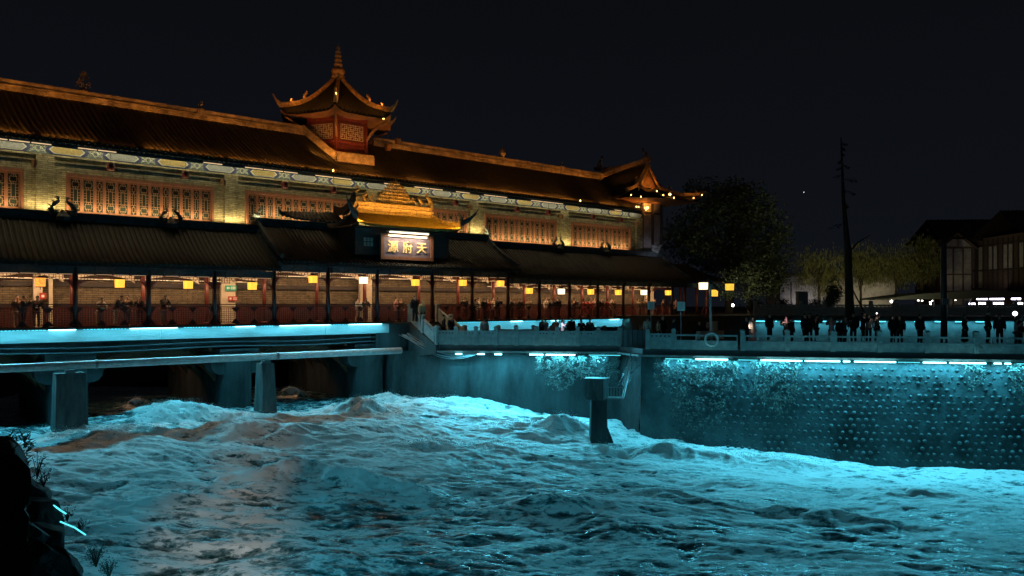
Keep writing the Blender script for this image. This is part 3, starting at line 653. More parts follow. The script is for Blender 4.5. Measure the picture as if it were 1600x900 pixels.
# --- roof tower (hexagonal)
TU, TV, TR = 25.9, 5.5, 4.3
tower = MB()
def hx(r, i): a = PI/3*i; return (TU+r*math.cos(a), TV+r*math.sin(a))
body = MB(); pts = [hx(2.25, i) for i in range(6)]
body.poly([(x, y, 9.5) for x, y in pts], (0, 0, 3.55)); tw = body.build('tower', 'tower_red', bridge)
for i in range(6):
    (xa, ya), (xb, yb) = hx(2.3, i), hx(2.3, (i+1) % 6); A = Vector((xa, ya, 0)); B = Vector((xb, yb, 0)); d = (B-A).normalized(); nrm = Vector((d.y, -d.x, 0)); Lg = (B-A).length
    b_ = MB(); b_.tube([(xa, ya, 9.6), (xa, ya, 13.1)], .11, 8); b_.build('column', 'red_lacquer', tw)
    b_ = MB(); t = .03; z0, z1 = 11.45, 12.45; off = nrm*.06
    def bar(s0, s1, q0, q1):
        p0 = A+d*s0+off; p1 = A+d*s1+off; b_.add([p0+Vector((0,0,q0)), p1+Vector((0,0,q0)), p1+Vector((0,0,q1)), p0+Vector((0,0,q1))]+[q+nrm*.03 for q in (p0+Vector((0,0,q0)), p1+Vector((0,0,q0)), p1+Vector((0,0,q1)), p0+Vector((0,0,q1)))], [(0,3,2,1), (4,5,6,7), (0,1,5,4), (1,2,6,5), (2,3,7,6), (3,0,4,7)])
    m0, m1 = .3, Lg-.3; nx_, nz_ = 12, 7
    for a_ in range(nx_+1): s0 = m0+(m1-m0)*a_/nx_; [bar(s0-t/2, s0+t/2, z0+(z1-z0)*k/nz_, z0+(z1-z0)*(k+1)/nz_) for k in range(nz_) if (a_+k*2) % 5 not in (1,) or a_ in (0, nx_)]
    for k in range(nz_+1): q = z0+(z1-z0)*k/nz_; [bar(m0+(m1-m0)*a_/nx_, m0+(m1-m0)*(a_+1)/nx_, q-t/2, q+t/2) for a_ in range(nx_) if (a_*2+k) % 5 not in (3,) or k in (0, nz_)]
    b_.build('lattice', 'pale_lattice', tw)
    b_ = MB()
    for k in range(5): bar(.3, Lg-.3, 10.35+k*.2, 10.42+k*.2)
    bar(.05, Lg-.05, 12.75, 13.0); bar(.05, Lg-.05, 11.2, 11.3)
    b_.build('panel_board', 'tower_red', tw)
    b_ = MB()                                             # curved bracket from the corner to the eave
    rr_ = Vector((math.cos(PI/3*i), math.sin(PI/3*i), 0))
    b_.tube([A+rr_*(q*1.7)+Vector((0, 0, 11.5+1.35*q**.6)) for q in (0, .25, .5, .75, 1)], [.09, .12, .11, .09, .06], 6)
    b_.build('bracket', 'timber_beam', tw)
APX = (TU, TV, 16.35)
rf = MB(); so = MB(); hp = []
for i in range(6):
    c0, c1 = hx(TR, i), hx(TR, (i+1) % 6); C = (*c0, 12.95); Dp = (*c1, 12.95)
    tiles(rf, APX, APX, C, Dp, 14, 12, .5, .45, amp=.09, pw=7)
    m_ = lerp(Vector(c0), Vector(c1), .5); e0 = lerp(Vector(c0), Vector(c1), .22); e1 = lerp(Vector(c0), Vector(c1), .78); so.add([(TU, TV, 13.0), (*c0, 13.25), (*e0, 12.86), (*m_, 12.82), (*e1, 12.86), (*c1, 13.25)], [(0, 2, 1), (0, 3, 2), (0, 4, 3), (0, 5, 4)])
rfo = rf.build('roof', 'roof_tile', tw); so.build('soffit', 'timber_beam', tw)
for i in range(6):
    c0 = hx(TR, i); p = hip_path(APX, (*c0, 12.95), .5, .45, 12, .03)
    d = Vector((math.cos(PI/3*i), math.sin(PI/3*i), 0)); p += [p[-1]+d*.30+Vector((0, 0, .30)), p[-1]+d*.55+Vector((0, 0, .80))]
    b_ = MB(); b_.sweep(p, [.26]*13+[.16, .06], [.34]*13+[.2, .05]); finial(b_, p[7]+Vector((0, 0, .25)), .55, (d.x, d.y)); finial(b_, p[10]+Vector((0, 0, .25)), .3, (d.x, d.y)); b_.build('hip_ridge', 'carved_clay', tw)
    q = p[10]; 
    area(BR(*(q+d*.1+Vector((0, 0, .12))).to_tuple()[:2], q.z+.55), (.5, .2), 22, ORNG, UX*-d.x+NX*-d.y+Vector((0, 0, -.15)), spread=150) if i in (3, 4, 5) else None
for i in (3, 4, 5):
    m_ = (Vector(hx(TR, i))+Vector(hx(TR, i+1)))/2; c_ = Vector((TU, TV)); d = (c_-m_).normalized(); dd = UX*d.x+NX*d.y; tn = UX*-d.y+NX*d.x
    area(BR(m_.x-d.x*.05, m_.y-d.y*.05, 13.12), (3.2, .03), 16, ORNG, dd+Vector((0, 0, .75)), yaxis=tn, spread=130)
b_ = MB(); prof = [(.42, 0), (.50, .12), (.32, .2), (.44, .3), (.50, .5), (.42, .68), (.24, .76)]
z = .8
for r_, h_ in ((.31, .34), (.27, .32), (.24, .3), (.20, .28), (.15, .26)): prof += [(r_*.6, z), (r_, z+h_*.3), (r_, z+h_*.65), (r_*.55, z+h_*.95)]; z += h_
prof += [(.03, z+.15), (.01, z+.28)]
b_.lathe((TU, TV, 16.2), prof, 12); b_.build('spire', 'carved_clay', tw, True)
for i in (4, 5): 
    c0 = hx(TR*.86, i); b_ = MB(); b_.lathe((c0[0], c0[1], 12.95), [(.02, 0), (.06, .05), (.06, .1), (.02, .15)], 8)
b_.build('bulb', 'bulb_orange', tw)
fc = hx(TR*.93, 4); point(BR(fc[0], fc[1], 14.15), 14, ORNG); b_ = MB(); b_.lathe((fc[0], fc[1]-.05, 13.95), [(.02, 0), (.07, .05), (.07, .12), (.02, .17)], 8); b_.build('bulb', 'bulb_orange', tw)
# tower plinth band stepping down the roof
pl = [(TU-2.75, 5.2, 11.80), (TU-1.38, 3.0, 9.72), (TU+1.38, 3.0, 9.78), (TU+1.5, 5.2, 9.8)]
b_ = MB(); b_.sweep([lerp(Vector(pl[0]), Vector(pl[1]), i/6) for i in range(7)], .34, .62); b_.sweep([pl[1], pl[2]], .34, .66); b_.sweep([pl[2], (pl[2][0], 5.3, 9.8)], .34, .66)
b_.build('plinth_band', 'ridge_clay', tw)
area(BR(TU-2.3, 2.9, 10.4), (2.2, .04), 26, ORNG, UX*.8+NX*.7+Vector((0, 0, .15)), yaxis=UX-NX*1.3, spread=150)
area(BR(TU, 1.9, 9.75), (2.8, .04), 24, ORNG, NX+Vector((0, 0, .25)), yaxis=UX, spread=150)
for u, v in ((TU+3.2, 2.6), (TU+3.7, 4.8)):
    L_ = empty('hanging_lantern', BR(u, v, 11.6), BROT, 'small unlit lantern under the %s right corner of the tower eave' % ('front' if v < 3 else 'rear'), 'lantern', 'unlit lanterns under the eaves')
    b_ = MB(); b_.box(-.16, .16, -.16, .16, -.2, .25); b_.build('body', 'timber_beam', L_); b_ = MB(); b_.tube([(0, 0, .25), (0, 0, 1.45)], .015, 5); b_.build('cord', 'dark_metal', L_)
# --- cross-gabled roof at the far end
def gable_end():
    GU = 55.6; AZ = 12.9
    b_ = MB(); b_.box(GU-.1+.42, GU+3.2, 2.9, 8.2, 2.2, 9.9); ew = b_.build('end_wall', 'house_plaster', bridge)
    b_ = MB(); tiles(b_, (GU, 1.7, AZ), (GU, 8.4, AZ+.1), (GU-3.5, 1.3, 9.75), (GU-3.5, 8.4, 9.75), 30, 9, .55, .35, pw=6)
    tiles(b_, (GU, 8.4, AZ+.1), (GU, 1.7, AZ), (GU+4.2, 8.4, 9.75), (GU+4.2, 1.3, 9.75), 30, 9, .55, .35, pw=6)
    tiles(b_, (GU-1.2, 1.75, 10.75), (GU+1.5, 1.75, 10.75), (GU-1.9, -.9, 9.55), (GU+4.5, -.9, 9.65), 24, 8, .18, .55, pw=5)
    tiles(b_, (GU+1.5, 1.75, 10.75), (GU+1.6, 4.0, 10.75), (GU+4.5, -.9, 9.65), (GU+4.4, 4.0, 9.65), 20, 8, .18, .4, pw=5)
    b_.build('gable_roof', 'roof_tile', ew)
    b_ = MB(); b_.add([(GU-1.9, -.85, 9.45), (GU+4.5, -.85, 9.55), (GU+4.4, 8.4, 9.55), (GU-3.4, 8.4, 9.6), (GU-3.4, 1.3, 9.6)], [(0, 1, 2, 3, 4)]); b_.build('soffit', 'timber_beam', ew)
    b_ = MB(); b_.poly([(GU-1.25, 1.85, 10.6), (GU+1.5, 1.85, 10.6), (GU, 1.85, AZ-.25)], (0, .08, 0)); b_.build('gable_board', 'timber_beam', ew)
    for s in (-1.45, 1.75):
        b_ = MB(); n_ = 6; pts = [Vector((GU+s*q, 1.62, AZ-.15-(AZ-10.55)*q**.85)) for q in [i/n_ for i in range(n_+1)]]
        for i in range(n_): b_.poly([pts[i], pts[i+1], pts[i+1]+Vector((0, 0, .32)), pts[i]+Vector((0, 0, .32))], (0, .1, 0))
        b_.build('barge_board', 'carved_clay', ew)
    b_ = MB(); b_.sweep([(GU, 1.5-.1, AZ+.40), (GU, 2.4, AZ+.14), (GU, 5, AZ), (GU, 7.6, AZ+.14), (GU, 8.6, AZ+.45)], .3, [.3, .42, .42, .42, .3]); finial(b_, (GU, 2.1, AZ+.5), 1.15, (0, -1)); finial(b_, (GU, 7.9, AZ+.5), 1.15, (0, 1)); b_.build('ridge', 'ridge_clay', ew)
    b_ = MB()
    b_.sweep(hip_path((GU-.2, 1.6, AZ), (GU-3.5, 1.3, 9.75), .55, .35, 9, .05), .26, .3)
    b_.sweep(hip_path((GU-1.25, 1.7, 10.75), (GU-2.0, -.9, 9.55), .18, .55, 8, .05), .2, .24)
    p = hip_path((GU+1.5, 1.7, 10.75), (GU+4.5, -.9, 9.65), .18, .55, 8, .05); p.append(p[-1]+Vector((.35, -.3, .3))); b_.sweep(p, [.26]*9+[.08], [.32]*9+[.08]); finial(b_, p[7]+Vector((0, 0, .25)), .4, (1, -1)); finial(b_, p[2]+Vector((0, 0, .25)), .5, (1, -1))
    b_.sweep(hip_path((53.0, RV, RZ+.1), (GU-.1, 2.3, AZ), -.1, .3, 8), .3, .4)
    b_.build('hip_ridge', 'carved_clay', ew)
    b_ = MB(); b_.lathe((GU-1.9, 1.5, 10.6), [(.22, 0), (.16, .2), (.2, .5), (.12, .75), (.15, .9), (.03, 1.05)], 8); b_.build('statue', 'carved_clay', ew)
    b_ = MB()
    bl = [(GU-3.3, .95, 9.75), (GU-2.5, .5, 9.62), (GU-2, -.9, 10.0), (GU-1.2, -.98, 9.72), (GU+.3, -.98, 9.62), (GU+3.2, -.98, 9.85), (GU+4.45, -.98, 10.25), (GU+4.6, -.9, 10.3), (55.1, 1.72, 8.9), (55.25, 1.72, 8.75), (54.2, 1.72, 8.9), (53.9, 1.72, 8.9)]
    for x, y, z in bl: b_ = MB(); b_.lathe((x, y, z-.06), [(.02, 0), (.05, .04), (.05, .08), (.02, .12)], 7); b_.build('bulb', 'bulb_orange', ew)
    b_ = MB(); b_.lathe((GU-.3, -1.0, 9.75), [(.03, 0), (.10, .06), (.10, .16), (.03, .22)], 8); b_.build('bulb', 'bulb_orange', ew); b_ = MB(); b_.lathe((55.3, 1.6, 8.8), [(.03, 0), (.10, .06), (.10, .16), (.03, .22)], 8)
    b_.build('bulb', 'bulb_orange', ew)
    point(BR(GU-.3, -.75, 10.35), 14, ORNG); point(BR(54.8, 1.5, 9.2), 10, ORNG); point(BR(GU+3.3, -.9, 10.3), 9, ORNG); point(BR(GU-2.6, .7, 10.5), 9, ORNG)
    area(BR(GU+.1, 1.2, 11.1), (1.6, .05), 16, ORNG, NX+Vector((0, 0, .5)), yaxis=UX)
    area(BR(GU-1.6, 3.4, 12.2), (3.5, .05), 9, ORNG, UX+Vector((0, 0, .3)), yaxis=NX)
    for z in (5.6, 7.2, 8.6): b_ = MB(); b_.box(GU+.3, GU+3.3, 2.78, 2.88, z, z+.16)
    b_.build('beam', 'dark_wood', ew)
    for u_ in (GU+.4, GU+1.9, GU+3.2): b_ = MB(); b_.tube([(u_, 2.8, 2.2), (u_, 2.8, 9.7)], .13, 8); b_.build('column', 'dark_wood', ew)
    b_ = MB()                                             # weathered carved bracket at the wall corner
    for k in range(5): b_.tube([(GU+.2+.1*k, 1.6+.05*k, 5.5-.12*k), (GU+1.0, 1.5, 5.35-.14*k), (GU+1.9-.1*k, 1.7, 5.6-.12*k)], .06, 5)
    b_.build('carved_bracket', 'balustrade_stone', ew)
    area(BR(GU+1.2, 1.2, 4.3), (2, .05), 7, (.75, .75, .9), NX+Vector((0, 0, 1.6)), yaxis=UX)
gable_end()
for uu in (12.3, 21.0): area(BR(uu, 6.5, -2.6), (1.2, .2), 55, (1, .55, .28), (0, 0, -1), spread=170)
# --- golden gate roof with the name board
GC = 27.55
b_ = MB(); b_.box(23.9, 31.2, -.7, 1.6, 3.2, 5.0); gate = b_.build('gate_house', 'dark_wood', bridge)
b_ = MB(); tiles(b_, (24.4, .35, 6.05), (30.3, .35, 6.05), (23.4, -1.75, 5.02), (31.5, -1.75, 5.02), 38, 9, .12, .32, amp=.085, pw=7)
for i in range(38): x = 23.5+(i+.1)*8.0/38; b_.tube([(x, -1.77, 5.02+.32*abs(2*(x-27.45)/8.1)**7), (x, -1.79, 5.02+.32*abs(2*(x-27.45)/8.1)**7)], .055, 8)
b_.build('gold_roof', 'gold_tile', gate)
b_ = MB(); tiles(b_, (24.4, .35, 6.05), (24.4, .35, 6.05), (23.4, 2.4, 5.02), (23.4, -1.75, 5.02), 16, 8, .12, .4, pw=6); tiles(b_, (30.3, .35, 6.05), (30.3, .35, 6.05), (31.5, -1.75, 5.02), (31.5, 2.4, 5.02), 16, 8, .12, .4, pw=6)
b_.add([(23.4, -1.7, 4.9), (31.5, -1.7, 4.9), (31.5, 2.4, 4.9), (23.4, 2.4, 4.9)], [(0, 1, 2, 3)]); b_.build('side_roof', 'roof_tile', gate)
b_ = MB(); b_.box(24.3, 30.4, .15, .5, 6.0, 6.35); b_.box(24.2, 30.5, .1, .55, 6.36, 6.44); b_.box(24.3, 30.4, .2, .45, 6.44, 6.66); b_.box(24.2, 30.5, .12, .53, 6.665, 6.74)
for i in range(38): b_.tube([(24.4+i*.155, .13, 6.08), (24.47+i*.155, .10, 6.2), (24.4+i*.155, .13, 6.32)], [.03, .05, .02], 5)
b_.build('ridge', 'carved_clay', gate)
b_ = MB()                                                 # pierced clay crest in the middle of the ridge
for t in range(7):
    hw = 1.35*(1-t/7)**.8+.12; z = 6.8+t*.22
    for i in range(int(hw*2/.17)+1):
        x = GC-hw+i*.17+random.uniform(-.03, .03); b_.lathe((x, .33, z-.03), [(.04, 0), (.10, .08), (.06, .2), (.02, .27)], 6)
b_.tube([(GC, .33, 8.2), (GC, .33, 8.55)], [.06, .02], 5)
for s in (-1, 1):
    for k, (o_, h_) in enumerate(((1.7, .55), (2.2, .65), (2.95, .95))): finial(b_, (GC-.2+s*o_, .33, 6.78), h_, (s, 0))
b_.build('ridge_crest', 'carved_clay', gate)
for s, x0, x1 in ((-1, 24.4, 23.4), (1, 30.3, 31.5)):
    p = hip_path((x0, .35, 6.05), (x1, -1.75, 5.02), .12, .32, 8, .04); p += [p[-1]+Vector((s*.45, -.35, .3)), p[-1]+Vector((s*.85, -.6, .8)), p[-1]+Vector((s*1.05, -.7, 1.25))]
    b_ = MB(); b_.sweep(p[:9], .26, .3); b_.build('hip_ridge', 'carved_clay', gate)
    b_ = MB(); b_.sweep(p[8:], [.3, .24, .14, .04], [.35, .3, .2, .05]); finial(b_, p[8]+Vector((0, 0, .3)), .6, (s, -.4)); b_.build('upturned_corner', 'slate_ridge', gate)
b_ = MB(); tiles(b_, (20.2, 2.3, 5.95), (23.6, 1.2, 6.0), (19.2, .2, 5.35), (23.3, -1.2, 5.05), 16, 8, .22, .5); b_.sweep(hip_path((23.5, 1.3, 6.0), (23.3, -1.7, 5.2), .1, 1.3, 8), .24, .5); b_.build('wing_roof', 'roof_tile', gate)
area(BR(27.45, -1.86, 5.22), (7.8, .03), 105, GOLD, NX+Vector((0, 0, .75)), yaxis=UX, spread=140)
area(BR(27.4, -.35, 6.15), (6.2, .04), 80, (1, .5, .09), NX+Vector((0, 0, 1.6)), yaxis=UX, spread=150)
# name board
b_ = MB(); b_.box(GC-1.85, GC+1.85, -1.12, -1.0, 3.1, 4.55); bd = b_.build('name_board', 'sign_blue', gate)
b_ = MB(); b_.box(GC-2.05, GC+2.05, -1.2, -1.0, 2.92, 3.12); b_.box(GC-2.05, GC-1.83, -1.2, -1.0, 3.12, 4.6); b_.box(GC+1.83, GC+2.05, -1.2, -1.0, 3.12, 4.6); b_.box(GC-1.83, GC+1.83, -1.2, -1.0, 4.4, 4.6); b_.build('board_frame', 'sash_wood', bd)
b_ = MB(); b_.box(GC-1.5, GC+1.5, -1.45, -1.33, 4.66, 4.73); b_.build('board_lamp', 'lamp_board', bd)
b_ = MB(); b_.box(GC-1.55, GC+1.55, -1.5, -1.02, 4.76, 4.82); b_.box(GC-1.5, GC+1.5, -1.24, -1.203, 4.42, 4.56); b_.build('lamp_box', 'white_paint', bd)
area(BR(GC, -1.55, 4.60), (3.0, .06), 105, (1, .76, .46), Vector((0, 0, -1))+NX*.12, yaxis=UX, spread=160)
for i, ch in enumerate('源府天'):
    cu = bpy.data.curves.new('character', 'FONT'); cu.body = ch; cu.size = .82; cu.extrude = .02; cu.offset = .012; cu.align_x = 'CENTER'; cu.align_y = 'CENTER'
    o = bpy.data.objects.new('tmp', cu); COL.objects.link(o); bpy.context.view_layer.update()
    me = bpy.data.meshes.new_from_object(o.evaluated_get(bpy.context.evaluated_depsgraph_get())); bpy.data.objects.remove(o)
    me.materials.clear(); me.materials.append(MT['sign_gold']); o = bpy.data.objects.new('character', me); COL.objects.link(o); o.parent = bd
    o.location = (GC+(i-1)*1.12, -1.15, 3.72); o.rotation_euler = (R(90), 0, 0)
b_ = MB(); 
for i in range(3): b_.box(GC-3.05+i*.24, GC-2.88+i*.24, -.78, -.72, 3.75, 4.0); b_.box(GC-3.05+i*.24, GC-2.88+i*.24, -.78, -.72, 4.05, 4.3)
b_.build('lattice_window', 'pale_lattice', gate)
for x_, v in ((445, 2.2), (521, 2.2), (173, 2.2), (290, 2.2), (712, 2.2), (808, 2.2), (857, 2.2), (927, 2.2), (970, 2.2)):
    i = [173, 290, 445, 521, 712, 808, 857, 927, 970].index(x_); nm = ['leftmost', 'second', 'third', 'fourth', 'fifth', 'sixth', 'seventh', 'eighth', 'rightmost'][i]
    L_ = empty('hanging_lantern', BR(tpx(x_, v), v, 7.62), BROT, 'small unlit brown drum lantern below the painted frieze, %s of the nine' % nm, 'lantern', 'unlit lanterns under the eaves')
    b_ = MB(); b_.lathe((0, 0, -.22), [(.16, 0), (.22, .04), (.22, .40), (.16, .44)], 10); b_.build('body', 'red_lacquer', L_, True)
    b_ = MB(); b_.tube([(0, 0, .2), (0, 0, .82)], .012, 5); b_.build('cord', 'dark_metal', L_)
# --- lit square lanterns of the gallery
LX = [63, 187, 294, 394, 489, 568, 649, 723, 782, 827, 877, 923, 966, 1006, 1044]
LN = ['first', 'second', 'third', 'fourth', 'fifth', 'sixth', 'seventh', 'eighth', 'ninth', 'tenth', 'eleventh', 'twelfth', 'thirteenth', 'fourteenth', 'fifteenth']
LY = [441, 443, 445, 447, 436.5, 438, 441.5, 442, 443, 454.5, 455.5, 456, 457, 457, 457.5]
lproto = None
def lantern(loc, label, kind, sc_=1):
    global lproto
    if lproto is None:
        e = empty('lantern', (0, 0, 0), BROT); e['category'] = 'lantern'
        b_ = MB(); b_.frustum(0, 0, -.24, .24, .215, .215, .23, .23); s = b_.build('shade', 'lantern_yellow', e)
        b_ = MB(); b_.frustum(0, 0, .25, .36, .27, .27, .08, .08); b_.box(-.21, .21, -.21, .21, -.27, -.243); c = b_.build('cap', 'dark_wood', e)
        b_ = MB(); b_.tube([(0, 0, .36), (0, 0, .85)], .012, 5); b_.tube([(0, 0, -.42), (0, 0, -.27)], .02, 5); t = b_.build('cord', 'dark_metal', e)
        s.material_slots[0].link = 'OBJECT'; s.material_slots[0].material = MT['lantern_yellow']
        lproto = (e, [s, c, t])
        r = e; kids = [s, c, t]
    else:
        r = lproto[0].copy(); COL.objects.link(r); kids = [dup(k, r) for k in lproto[1]]
    r.location = loc; r.scale = (sc_,)*3; r['label'] = label; r['group'] = 'lit square lanterns of the gallery'
    kids[0].material_slots[0].link = 'OBJECT'; kids[0].material_slots[0].material = MT[kind]
    return r
for i, (x, y) in enumerate(zip(LX, LY)):
    t = tpx(x, -.8); p = BR(t, -.8); p.z = (475-y)*p.y/1200
    kd = 'lantern_orange' if i == 0 else ('lantern_pale' if i in (5, 10, 13) else 'lantern_yellow')
    lantern(p, '%s glowing square lantern, %s from the left along the gallery eave' % ({'lantern_orange': 'orange', 'lantern_pale': 'pale', 'lantern_yellow': 'yellow'}[kd], LN[i]), kd, .88)
    point(p+Vector((-.1, -.55, -.1)), 7, (1, .62, .22), .15)
for x, y, z, kd, lb in ((1099, 447, 62, 'lantern_pale', 'pale glowing lantern on the porch beside the solar lamp post'), (1115, 458, 66, 'lantern_yellow', 'low yellow lantern behind the solar lamp post'), (1140, 448.5, 66, 'lantern_yellow', 'rightmost yellow lantern hanging from the porch corner')):
    lantern((px(x, z), z, (475-y)*z/1200), lb, kd, 1.15)
# notices in the gallery
for a, c in ((tpx(345, 2.6), tpx(367, 2.6)), (tpx(52, 2.6), tpx(66, 2.6)), (tpx(76, 2.6), tpx(82, 2.6)), (tpx(562, 2.6), tpx(580, 2.6)), (tpx(1008, 2.6), tpx(1020, 2.6))):
    b_ = MB(); b_.box(a, c, 2.5, 2.75, -1.25, 1.95); b_.build('cream_pillar', 'plaster_cream', bridge)
u = tpx(361, 2.4)
s_ = empty('exit_sign', BR(u, 2.42, .98), BROT, 'green exit sign with white arrow high on the cream pillar', 'sign')
b_ = MB(); b_.box(-.33, .33, -.03, .03, -.16, .16); b_.build('panel', 'sign_green', s_)
b_ = MB(); b_.poly([(-.28, -.04, 0), (-.18, -.04, .09), (-.18, -.04, .03), (-.05, -.04, .03), (-.05, -.04, -.03), (-.18, -.04, -.03), (-.18, -.04, -.09)], (0, .008, 0))
for k in (0, 1, 2): b_.box(.02+k*.09, .07+k*.09, -.04, -.032, -.09, .09)
b_.build('symbol', 'white_paint', s_)
for x_, zc, wd, hh, lb in ((364, .33, .56, .28, 'small red notice board with a white disc, below the green exit sign'), (67, .42, .3, .34, 'square red notice with a white disc beside the first lantern')):
    u = tpx(x_, 2.4); s_ = empty('notice_board', BR(u, 2.42, zc), BROT, lb, 'sign', 'red notices in the gallery')
    b_ = MB(); b_.box(-wd/2, wd/2, -.03, .03, -hh/2, hh/2); b_.build('panel', 'red_paint', s_)
    b_ = MB(); cx = -wd*.28 if wd > .4 else 0; b_.tube([(cx, -.034, 0), (cx, -.042, 0)], .075, 12)
    if wd > .4:
        for k in (-.06, 0, .06): b_.box(0, wd*.42, -.04, -.033, k-.012, k+.012)
    b_.build('symbol', 'white_paint', s_)
# ================================================================== PIPELINE
pipe = empty('river_pipe', BR(0, -2.5, 0), BROT, 'large pale pipe running above the river along the bridge on two concrete piers', 'pipe')
b_ = MB(); b_.tube([(T0, 0, -2.98), (26.2, 0, -2.98)], .20, 14); pm = b_.build('pipe', 'pipe_steel', pipe, True)
b_ = MB(); 
for u in (1, 8.6, 17.9): b_.tube([(u, 0, -2.98), (u+.12, 0, -2.98)], .235, 14)
b_.build('pipe_joint', 'grey_metal', pipe)
for u, a0, a1 in ((tpx(109, -2.5), .80, .62), (tpx(415.5, -2.5), .48, .34)):
    b_ = MB(); b_.frustum(u, .1, -9, -3.35, a0, .9, a1, .45); b_.build('support', 'pier_concrete', pipe)
    b_ = MB(); b_.box(u-.2, u+.2, -.22, .22, -3.35, -3.2); b_.build('saddle', 'grey_metal', pipe)
    b_ = MB(); b_.tube([(u-.2, 0, -3.2), (u-.22, 0, -2.9), (u, 0, -2.78), (u+.22, 0, -2.9), (u+.2, 0, -3.2)], .025, 6); b_.build('clamp', 'grey_metal', pipe)
# ================================================================== PROMENADE (raised walkway with river wall)
E = [(-4.9, 49.8), (6.75, 48.3), (7.75, 45.6), (16.35, 43.6), (27.7, 41.4), (48, 37.6)]
pr = MB()
back = [(48, 46), (27, 48.2), (15, 50), (8.5, 50.8), (-2.9, 52.6)]
ol = E+back
pr.poly([(x, y, -3.0) for x, y in ol], (0, 0, .35)); tag(pr.build('promenade', 'paving'), kind='structure')
def wallseg(mb, p0, p1, z0, z1, batter, nx_, nz_, bumpf, studs):
    p0 = np.array(p0, float); p1 = np.array(p1, float); L = np.linalg.norm(p1-p0); d = (p1-p0)/L; nn = np.array([d[1], -d[0]])
    V = []; F = []
    for j in range(nz_+1):
        for i in range(nx_+1):
            s, t = (i/nx_)*(1+.16/L)-.08/L, j/nz_; out = batter*(1-t)**1.0+bumpf*float(fbm(np.array(s*L*1.4+3), np.array(t*5.), 3))
            q = p0+d*s*L+nn*out; V.append((q[0], q[1], lerp(z0, z1, t)))
    F = [(j*(nx_+1)+i, j*(nx_+1)+i+1, (j+1)*(nx_+1)+i+1, (j+1)*(nx_+1)+i) for j in range(nz_) for i in range(nx_)]
    mb.add(V, F)
    if studs:
        mb.m = 1
        rows = int((z1-z0)/.33); 
        for r_ in range(rows):
            t = (r_+.5)/rows; z = lerp(z0, z1, t)+random.uniform(-.02, .02); s = studs+(.20 if r_ % 2 else 0)
            while s < L-.2:
                if random.random() < .93:
                    q = p0+d*(s+random.uniform(-.06, .06))+nn*(batter*(1-t)+.0); rad = random.uniform(.07, .125); c = Vector((q[0], q[1], z+random.uniform(-.04, .04))); nv = Vector((nn[0], nn[1], 0)); sd = Vector((d[0], d[1], 0))
                    ring = []; vs_ = []
                    for k, (rr_, oo) in enumerate(((1, 0), (.92, .55), (.6, 1.0), (.2, 1.15))):
                        for a_ in range(7): th = 2*PI*a_/7; vs_.append(c+sd*rad*rr_*math.cos(th)+Vector((0, 0, rad*rr_*math.sin(th)*.85))+nv*rad*oo)
                    fs = [(k*7+a_, k*7+(a_+1) % 7, (k+1)*7+(a_+1) % 7, (k+1)*7+a_) for k in range(3) for a_ in range(7)]+[tuple(range(21, 28))]
                    mb.add(vs_, fs)
                s += .40
        mb.m = 0
rw = empty('river_wall', (0, 0, 0), 0, 'stone river wall studded with rounded cobbles under cyan light tubes', 'wall')
for nm, a, c, bt, st, mm in (('wall_face', (-8.0, 51.4), (6.75, 48.3), .7, 0, 'dark_concrete'), ('wall_face', (6.75, 48.3), (7.75, 45.6), .5, 0, 'black_rock'), ('studded_face', (7.75, 45.6), (16.35, 43.6), 1.5, 1.8, 'wet_stone'), ('studded_face', (16.35, 43.6), (27.7, 41.4), 1.5, .1, 'wet_stone'), ('studded_face', (27.7, 41.4), (48, 37.6), 1.5, .1, 'wet_stone')):  # return face at the notch: near-black colour stands in for its shadow
    b_ = MB(); wallseg(b_, a, c, -10, -3.12, bt, 60, 24, .10, st); b_.build(nm, [mm, 'stud_stone'], rw, True)
b_ = MB(); 
for i in range(5):
    x0, y0 = E[i]; x1, y1 = E[i+1]; d = Vector((x1-x0, y1-y0)).normalized(); nn = Vector((d.y, -d.x))*.28
    b_.poly([(x0+nn.x, y0+nn.y, -3.12), (x1+nn.x, y1+nn.y, -3.12), (x1-nn.x, y1-nn.y, -3.12), (x0-nn.x, y0-nn.y, -3.12)], (0, 0, .118+.0005*i))
b_.build('coping', 'balustrade_stone', rw)
def on_edge(X):
    for i in range(5):
        x0, y0 = E[i]; x1, y1 = E[i+1]
        if x0 <= X <= x1: return lerp(y0, y1, (X-x0)/(x1-x0))
    return E[-1][1]
def edge_at(x):                                           # point of the wall edge at a pixel column
    for i in range(5):
        for k in range(201):
            t = k/200; X = lerp(E[i][0], E[i+1][0], t); Y = lerp(E[i][1], E[i+1][1], t)
            if 800+1200*X/Y >= x: return X, Y
    return E[-1]
tubes = [(712, 722, 1), (746, 756, .5), (772, 784, 1), (826, 848, 1), (852, 897, 1), (918, 968, .3), (1036, 1078, .4), (1083, 1133, 1), (1150, 1180, .4), (1184, 1248, 1), (1252, 1270, .9), (1270, 1296, .5), (1296, 1306, 1), (1311, 1322, 1), (1328, 1393, 1), (1396, 1430, .3), (1436, 1470, .9), (1476, 1532, 1), (1545, 1556, .5), (1562, 1570, 1), (1580, 1600, .4)]
b1 = MB(); b2 = MB()
for a, c, s in tubes:
    A = edge_at(a); C = edge_at(c); mb = b1 if s > .45 else b2
    rr_ = .035 if s > .45 else .018; mb = MB()
    mb.tube([(A[0], A[1]-.42, -3.2), (C[0], C[1]-.42, -3.2)], rr_, 8); mb.build('light_tube', 'led_cyan' if s > .45 else 'led_cyan_soft', rw)
